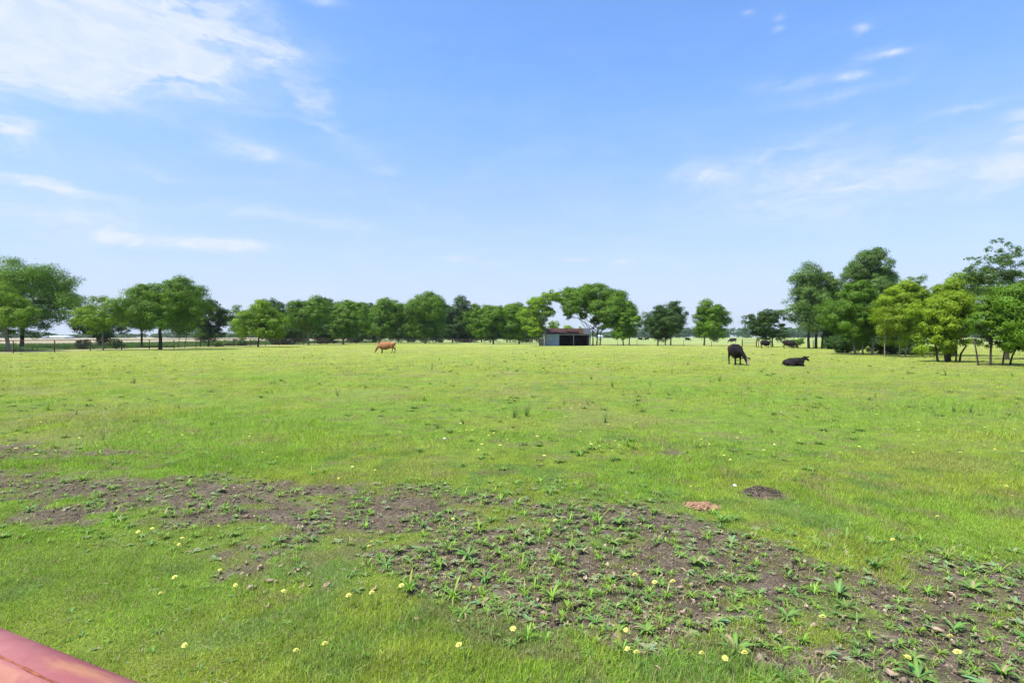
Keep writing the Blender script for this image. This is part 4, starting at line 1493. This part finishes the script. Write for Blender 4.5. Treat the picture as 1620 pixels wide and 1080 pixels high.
def crumbs():
    rng = np.random.default_rng(19)
    n = 26000
    r = np.exp(rng.uniform(math.log(2.5), math.log(11), n)); t = rng.uniform(-1, 1, n)
    x, y = t * r, r
    so_ = soil_mask(x, y)
    dm = np.sqrt((x - MOUND[0]) ** 2 + (y - MOUND[1]) ** 2); dd = np.sqrt((x - DUNG[0]) ** 2 + (y - DUNG[1]) ** 2)
    k = (rng.random(n) < so_) | (rng.random(n) < .8 * np.exp(-(dm / .34) ** 2))
    x, y = x[k], y[k]; n = len(x)
    z = ground_z(x, y) - .010
    s = rng.lognormal(math.log(.0052), .5, n) * (1 + y * .06)
    base = np.array([[1, 0, 0], [0, 1, 0], [-1, 0, 0], [0, -1, 0], [0, 0, .8], [0, 0, -.8]], float)
    V = base[None] * s[:, None, None] * rng.uniform(.6, 1.4, (n, 6, 1))
    V += rng.normal(0, .18, (n, 6, 3)) * s[:, None, None]
    V += np.stack([x, y, z + s * .3], -1)[:, None]
    f = np.array([[0, 1, 4], [1, 2, 4], [2, 3, 4], [3, 0, 4], [1, 0, 5], [2, 1, 5], [3, 2, 5], [0, 3, 5]])
    T = ((np.arange(n) * 6)[:, None, None] + f[None]).reshape(-1, 3)
    c = np.array([.16, .122, .088]) * rng.uniform(.55, 1.5, (n, 1))
    st = rng.random(n) < .10
    c[st] = np.array([.36, .29, .20])
    o = mesh_np('soil_crumbs', V.reshape(-1, 3), T, 3, M_crumb, col=np.repeat(c, 6, 0))
    tag(o, 'crumbs and small clods of dark soil over the bare ground', 'soil crumbs', kind='stuff')
    # dry straws lying on the soil
    n = 9000
    r = np.exp(rng.uniform(math.log(2.5), math.log(11), n)); t = rng.uniform(-1, 1, n)
    x, y = t * r, r
    k = rng.random(n) < soil_mask(x, y) * .8 + .07
    x, y = x[k], y[k]; n = len(x)
    a = rng.uniform(0, 6.28, n); L = rng.uniform(.010, .055, n); w = rng.uniform(.0007, .0018, n)
    z = ground_z(x, y) + .002 + rng.uniform(0, .02, n) * (soil_mask(x, y) < .3)
    dx, dy = np.cos(a), np.sin(a)
    V = np.empty((n, 4, 3))
    V[:, 0] = np.stack([x - dx * L - dy * w, y - dy * L + dx * w, z], -1); V[:, 1] = np.stack([x - dx * L + dy * w, y - dy * L - dx * w, z], -1)
    V[:, 2] = np.stack([x + dx * L + dy * w * .4, y + dy * L - dx * w * .4, z + .004], -1); V[:, 3] = np.stack([x + dx * L - dy * w * .4, y + dy * L + dx * w * .4, z + .004], -1)
    T = (np.arange(n) * 4)[:, None] + np.array([0, 1, 2, 3])
    c = np.array([.40, .32, .20]) * rng.uniform(.5, 1.25, (n, 1))
    o = mesh_np('dry_straw', V.reshape(-1, 3), T, 4, M_crumb, col=np.repeat(c, 4, 0))
    tag(o, 'dry straws lying on the soil and turf', 'straw', kind='stuff')


M_crumb, g_, p_ = new_mat('crumbs')
a_ = g_.N.new('ShaderNodeAttribute'); a_.attribute_name = 'col'
g_.L.new(a_.outputs['Color'], p_.inputs['Base Color']); rough_spec(p_, .95, .1)
crumbs()

# taller weed plants standing in the pasture
def tall_weed(seed, tipcol, kind):
    rng = np.random.default_rng(seed)
    V, Fc, C = [], [], []
    for st in range(6 if kind else 4):
        lx, ly = rng.normal(0, .16, 2)
        h = rng.uniform(.7, 1.0)
        bx_, by_ = rng.normal(0, .03, 2)
        m = 15
        for i in range(m):
            t = i / m
            p = (bx_ + lx * t, by_ + ly * t, h * t)
            leaf_strip(V, Fc, C, p, i * 2.4 + st, .17 * (1.15 - t), .045 * (1.2 - t * .6), .8, [q * rng.uniform(.8, 1.2) for q in ((.11, .22, .045) if t < .8 else tipcol)], n=3)
        # stem as a thin four-sided strip
        i0 = len(V)
        for (a, b) in ((-.008, -.008), (.008, -.008), (.008, .008), (-.008, .008)):
            V.append((bx_ + a, by_ + b, -.05)); C.append((.14, .2, .06))
        for (a, b) in ((-.005, -.005), (.005, -.005), (.005, .005), (-.005, .005)):
            V.append((bx_ + lx + a, by_ + ly + b, h)); C.append((.14, .2, .06))
        for k in range(4): Fc.append((i0 + k, i0 + (k + 1) % 4, i0 + 4 + (k + 1) % 4, i0 + 4 + k))
    return mesh_np('tall_weed', V, Fc, 4, M_weed, col=np.array(C), smooth=True)


tw = [tall_weed(1, (.30, .38, .06), 1), tall_weed(2, (.13, .20, .05), 0), tall_weed(3, (.12, .2, .06), 1)]
TW = [(813, 660, 24, 0, 'leafy weed with yellow tips, left one of the pair in the middle of the pasture'),
      (833, 657, 24, 0, 'leafy weed with yellow tips, right one of the pair in the middle of the pasture'),
      (957, 668, 18, 2, 'bushy weed with a yellow top, right of the yellow tipped pair'),
      (733, 670, 14, 2, 'leaning leafy weed left of the yellow tipped pair'),
      (162, 696, 20, 1, 'upright dark weed stalk above the bare soil at the left'),
      (683, 585, 13, 1, 'thin dark forked weed in front of the middle row of trees'),
      (969, 612, 12, 2, 'spreading dark weed tuft in the grass below the arched tree'),
      (935, 600, 10, 2, 'low dark weed tuft left of the spreading tuft below the arched tree'),
      (1029, 611, 11, 1, 'small dark weed right of the spreading tuft below the arched tree'),
      (1063, 592, 9, 1, 'thin weed in the grass below the ragged dark green tree'),
      (892, 640, 10, 2, 'flat weed tuft between the yellow tipped pair and the shed'),
      (1124, 604, 10, 1, 'dark small weed below the single well shaped tree'),
      (1138, 603, 13, 2, 'pale stalky weed in front of the large dark brown cow'),
      (1088, 578, 8, 0, 'small bright weed left of the large dark brown cow'),
      (212, 606, 13, 2, 'dark leafy weed in the left half of the pasture below the thick trunk tree'),
      (434, 607, 9, 1, 'thin weed in the grass below the bright yellow green tree'),
      (282, 645, 9, 2, 'low weed tuft in the left half of the pasture, above the bare soil'),
      (120, 655, 9, 2, 'low dark weed tuft near the left edge above the bare soil'),
      (534, 626, 13, 2, 'leafy pale topped weed below and left of the tan cow'),
      (480, 568, 7, 1, 'tiny weed stalk left of the tan cow'),
      (1510, 650, 15, 2, 'grassy weed clump at the right, left one of two'),
      (1535, 651, 16, 2, 'grassy weed clump at the right, right one of two'),
      (1497, 594, 13, 2, 'weed clump in front of the leaning trunks at the right'),
      (1385, 628, 9, 2, 'low weed in the grass under the yellow green trees'),
      (627, 556.6, 4, 1, 'tiny weed beside the hind legs of the tan cow'),
      (930, 640, 8, 0, 'small yellow topped weed right of the flat tuft'),
      (1250, 612, 7, 1, 'thin weed in the grass below the lying black cow')]
u2 = set()
for (px, py, hpx, k, lb) in TW:
    x, y = G(px, py)
    if k in u2: o = tw[k].copy(); COL.objects.link(o)
    else: o = tw[k]; u2.add(k)
    h = hpx * y / F
    o.location = (x, y, gz(x, y))
    o.scale = (h * 1.15, h * 1.15, h)
    o.rotation_euler = (random.uniform(-.15, .15), random.uniform(-.15, .15), random.uniform(0, 6.28))
    tag(o, lb, 'weed', 'taller weeds standing in the pasture')


# flowers
M_petal = mat_noise('yellow_petals', (.70, .64, .10), (.76, .72, .22), 60, .6, .2)
M_white = mat_noise('white_petals', (.8, .8, .74), (.85, .85, .8), 60, .6, .2)
M_stem = mat_noise('flower_stem', (.15, .22, .05), (.2, .27, .08), 30, .7, .2)


def flower_head(mat, r=.02):
    bm = bmesh.new()
    for ring, (n, rr, z, tilt) in enumerate(((18, 1.0, .0, .15), (14, .72, .004, .35), (9, .42, .008, .6))):
        for k in range(n):
            a = 2 * math.pi * (k + ring * .5) / n + random.uniform(-.06, .06)
            R_ = r * rr * random.uniform(.88, 1.1)
            w = r * .19
            ca, sa = math.cos(a), math.sin(a)
            P = [(r * .05, -w * .4), (R_ * .6, -w * .55), (R_, -w * .35), (R_, w * .35), (R_ * .6, w * .55), (r * .05, w * .4)]
            vs = [bm.verts.new((u * ca - v * sa, u * sa + v * ca, z + math.sin(tilt) * u)) for (u, v) in P]
            bm.faces.new(vs)
    bmesh.ops.create_uvsphere(bm, u_segments=8, v_segments=5, radius=r * .28)
    return bm_obj('flower_head', bm, mat)


def flower(mat, h, r):
    root = empty('dandelion', (0, 0, 0))
    hd = flower_head(mat, r); hd.parent = root; hd.location = (0, 0, h); hd.rotation_euler = (.25, .1, 0)
    bm = bmesh.new(); tube(bm, [(.01, .0, -.02), (.006, 0, h * .5), (0, 0, h)], [.0018, .0016, .0016], 6)
    bm_obj('stem', bm, M_stem, root, True)
    return root


fl = flower(M_petal, .085, .020)
NEAR = [(0, 587, 484), (0, 532, 497), (0, 703, 523), (0, 676, 542), (0, 690, 546), (0, 846, 482), (0, 849, 645), (0, 910, 711), (0, 674, 670), (0, 618, 742), (0, 1097, 738), (0, 1145, 962), (0, 1258, 941), (0, 998, 304), (0, 1017, 187), (0, 1030, 192), (0, 306, 129), (0, 130, 160), (0, 178, 250), (0, 26, 122), (0, 1075, 205), (0, 967, 127), (0, 1313, 290), (0, 705, 120), (0, 842, 50), (0, 155, 70), (0, 710, 935),
        (540, 432, 458), (540, 116, 538), (540, 106, 556), (540, 232, 706), (540, 116, 735), (540, 26, 750), (540, 455, 946), (540, 667, 874), (540, 1107, 892), (540, 1112, 962), (540, 1148, 977), (540, 1142, 675), (540, 1218, 704), (540, 1289, 700), (540, 514, 720), (540, 830, 461), (540, 545, 236), (540, 218, 270), (540, 130, 254), (540, 1006, 152), (540, 1077, 171), (540, 1053, 183), (540, 345, 216), (540, 532, 181), (540, 484, 98), (540, 592, 112), (540, 950, 100), (540, 42, 242),
        (1080, 77, 988), (1080, 169, 1005), (1080, 245, 982), (1080, 549, 845), (1080, 820, 525), (1080, 922, 478), (1080, 1048, 906), (1080, 1075, 968), (1080, 881, 989), (1080, 1117, 597), (1080, 994, 434), (1080, 1215, 176), (1080, 862, 152), (1080, 880, 86), (1080, 1240, 300), (1080, 1285, 353), (1080, 1263, 316), (1080, 939, 188), (1080, 105, 158), (1080, 187, 211), (1080, 358, 159), (1080, 326, 122), (1080, 510, 172), (1080, 738, 99), (1080, 33, 318), (1080, 5, 290)]


def head_place(px, py, h):
    """ground point under a flower head of height h seen at the photo position"""
    d = (EYE - h) * F / (py - HOR)
    return ((px - 810) / F * d, d)


def dup(root):
    r = root.copy(); COL.objects.link(r)
    for ch in list(root.children):
        c = ch.copy(); COL.objects.link(c); c.parent = r
    return r


DG = 'yellow dandelions dotted over the near grass'
DL = 'pale yellow dandelion flower standing in the near grass or soil'
for i, (ox, a, b) in enumerate(NEAR):
    x, y = head_place(ox + a / 2.4537, 640 + b / 2.4537, .085)
    o = fl if i == 0 else dup(fl)
    s = random.uniform(.75, 1.1)
    o.location = (x, y, gz(x, y)); o.scale = (s, s, 1); o.rotation_euler = (0, 0, random.uniform(0, 6.28))
    tag(o, spot_label('pale yellow dandelion', ox + a / 2.4537, 640 + b / 2.4537), 'flower', DG)


def single_flower(mat, r, h):
    """small copy: head and stem in one mesh"""
    bm = bmesh.new()
    for k in range(10):
        a = 2 * math.pi * k / 10
        w = .32
        vs = [bm.verts.new(q) for q in ((0, 0, h), (math.cos(a - w) * r, math.sin(a - w) * r, h - .002), (math.cos(a) * r * 1.1, math.sin(a) * r * 1.1, h + .001), (math.cos(a + w) * r, math.sin(a + w) * r, h - .002))]
        bm.faces.new(vs)
    n0 = len(bm.faces)
    tube(bm, [(0, 0, -.02), (0, 0, h)], [.002, .002], 4)
    bm.faces.ensure_lookup_table()
    for f in list(bm.faces)[n0:]: f.material_index = 1
    return bm_obj('dandelion', bm, [mat, M_stem])


sf = single_flower(M_petal, .024, .11)
rng = np.random.default_rng(5)
cnt = 0
while cnt < 170:
    px = rng.uniform(0, 1620); py = 562 + 160 * rng.random() ** 1.3
    w = .35 + .65 * (px > 700)
    if 0 < px < 1620 and rng.random() < w * (0.4 + vnoise(np.array([px / 120.]), np.array([py / 30.]), 3)[0]):
        x, y = head_place(px, py, .11)
        o = sf if cnt == 0 else sf.copy()
        if cnt: COL.objects.link(o)
        s = rng.uniform(.5, 1.0) * (1 + max(0, y - 12) * .012)
        o.location = (x, y, gz(x, y)); o.scale = (s, s, 1)
        tag(o, 'tiny yellow flower in the pasture, %s, %s' % (['at the left edge', 'in the left quarter', 'left of centre', 'in the middle', 'right of centre', 'in the right quarter', 'at the right edge'][int(min(6, px // 232))], 'far out' if py < 600 else 'midway out' if py < 650 else 'nearer the bare soil'), 'flower', 'tiny yellow flowers far out in the pasture')
        cnt += 1
for (px, py, lb) in ((1163, 768, 'single white flower in the grass left of the dark soil mound'), (703, 694, 'single white flower in the middle of the near grass')):
    x, y = head_place(px, py, .1)
    r = flower(M_white, .10, .023); r.name = 'white_flower'
    r.location = (x, y, gz(x, y)); tag(r, lb, 'flower')


# soil mound crumbs and dung heap
def lumps(name, label, cat, cx, cy, n, R, hmax, sz, mat, seed):
    rng = np.random.default_rng(seed)
    bm = bmesh.new()
    for k in range(n):
        a = rng.uniform(0, 6.28); q = rng.random() ** .6
        x = math.cos(a) * R * q; y = math.sin(a) * R * .8 * q
        s = sz * rng.uniform(.4, 1.3) * (1.1 - q * .4)
        r = bmesh.ops.create_icosphere(bm, subdivisions=2, radius=1)
        for v in r['verts']:
            v.co *= 1 + .28 * (vnoise(np.array([v.co.x * 2.3 + k]), np.array([v.co.y * 2.3 + v.co.z * 1.7]), 3)[0] - .5) * 2
        M = Matrix.Translation((x, y, gz(cx + x, cy + y) - gz(cx, cy) + hmax * (1 - q) * rng.uniform(.2, 1) + s * .15)) @ Matrix.Rotation(a, 4, 'Z') @ Matrix.Diagonal((s, s * rng.uniform(.6, 1), s * rng.uniform(.4, .7), 1))
        bmesh.ops.transform(bm, matrix=M, verts=r['verts'])
    o = bm_obj(name, bm, mat, None, True)
    o.location = (cx, cy, gz(cx, cy))
    tag(o, label, cat)


lumps('dung_heap', 'reddish brown crumbled dung heap at the edge of the bare soil', 'dung', DUNG[0], DUNG[1], 190, .20, .030, .024, mat_noise('dung', (.19, .105, .06), (.38, .235, .14), 45, .95, .1, .01), 3)
lumps('soil_mound', 'low dark crumbly ant mound in the green grass at the right', 'soil mound', MOUND[0], MOUND[1], 420, .20, .012, .009, mat_noise('mound_soil', (.05, .038, .03), (.11, .085, .065), 60, .95, .1, .004), 4)


# dead leaves
def dead_leaf(seed):
    rng = np.random.default_rng(seed)
    bm = bmesh.new()
    nx, ny = 7, 4
    g = {}
    c1, c2 = rng.uniform(-.02, .035), rng.uniform(.2, .6)
    for i in range(nx + 1):
        t = i / nx
        w = .019 * math.sin(math.pi * (t * .92 + .04)) ** .7 * (1 + .25 * math.sin(t * 19 + seed))
        for j in range(ny + 1):
            u = j / ny * 2 - 1
            x = (t - .5) * .075
            g[i, j] = bm.verts.new((x, u * w, .006 + abs(u) ** 2 * w * c2 + c1 * (t - .5) ** 2 * 6 + rng.normal() * .0006))
    for i in range(nx):
        for j in range(ny):
            bm.faces.new((g[i, j], g[i + 1, j], g[i + 1, j + 1], g[i, j + 1]))
    tube(bm, [(-.037, 0, .006), (-.055, .004, .003)], [.0012, .0008], 4)
    o = bm_obj('dead_leaf', bm, M_dead, None, True)
    return o


M_dead = mat_noise('dead_leaf', (.22, .155, .10), (.38, .29, .20), 40, .8, .2)
dl = [dead_leaf(k) for k in range(4)]
LV = [(0, 1085, 640), (0, 1035, 700), (0, 1160, 725), (0, 940, 660), (0, 950, 625), (0, 1020, 745), (0, 870, 740), (540, 755, 630), (540, 450, 860), (540, 835, 850), (540, 1205, 865), (540, 1015, 875), (540, 125, 735), (540, 290, 845), (540, 440, 885), (1080, 865, 575), (1080, 750, 550), (1080, 600, 670), (1080, 272, 857), (1080, 520, 880), (1080, 800, 832), (1080, 1000, 885), (1080, 1260, 873), (1080, 960, 1050), (1080, 815, 1070), (1080, 400, 720), (1080, 1050, 755), (1080, 405, 975), (1080, 940, 815), (1080, 290, 940), (1080, 1030, 840), (1080, 10, 860), (1080, 640, 585), (1080, 1200, 760)]
rng = np.random.default_rng(8)
for k in range(30):
    LV.append((0, rng.uniform(1900, 3900), 600 + rng.uniform(0, 450)))
for k in range(14):
    LV.append((0, rng.normal(1000, 110), rng.normal(690, 55)))
for i, (ox, a, b) in enumerate(LV):
    x, y = G(ox + a / 2.4537, 640 + b / 2.4537)
    o = dl[i] if i < 4 else dl[i % 4].copy()
    if i >= 4: COL.objects.link(o)
    s = random.uniform(.45, .95)
    o.location = (x, y, gz(x, y) + .004); o.scale = (s, s, s)
    o.rotation_euler = (random.uniform(-.4, .4), random.uniform(-.4, .4), random.uniform(0, 6.28))
    tag(o, spot_label(('wide' if s > .75 else 'small') + ' curled tan dead leaf', ox + a / 2.4537, 640 + b / 2.4537), 'dead leaf', 'dead leaves lying on the near ground')


# ------------------------------------------------------------------ haze
def haze():
    bm = bmesh.new()
    bx(bm, (0, 0, 14.0), (3010, 3010, 30))
    m = bpy.data.materials.new('haze'); m.use_nodes = True
    nt = m.node_tree; nt.nodes.clear()
    out = nt.nodes.new('ShaderNodeOutputMaterial'); v = nt.nodes.new('ShaderNodeVolumePrincipled')
    v.inputs['Color'].default_value = (.86, .92, 1.0, 1)
    v.inputs['Density'].default_value = HAZE_D
    v.inputs['Anisotropy'].default_value = .3
    nt.links.new(v.outputs[0], out.inputs['Volume'])
    o = bm_obj('haze', bm, m)
    tag(o, 'thin bluish summer haze over the far fields', 'haze', kind='stuff')


HAZE_D = 0.00012
USE_HAZE = True
if USE_HAZE: haze()
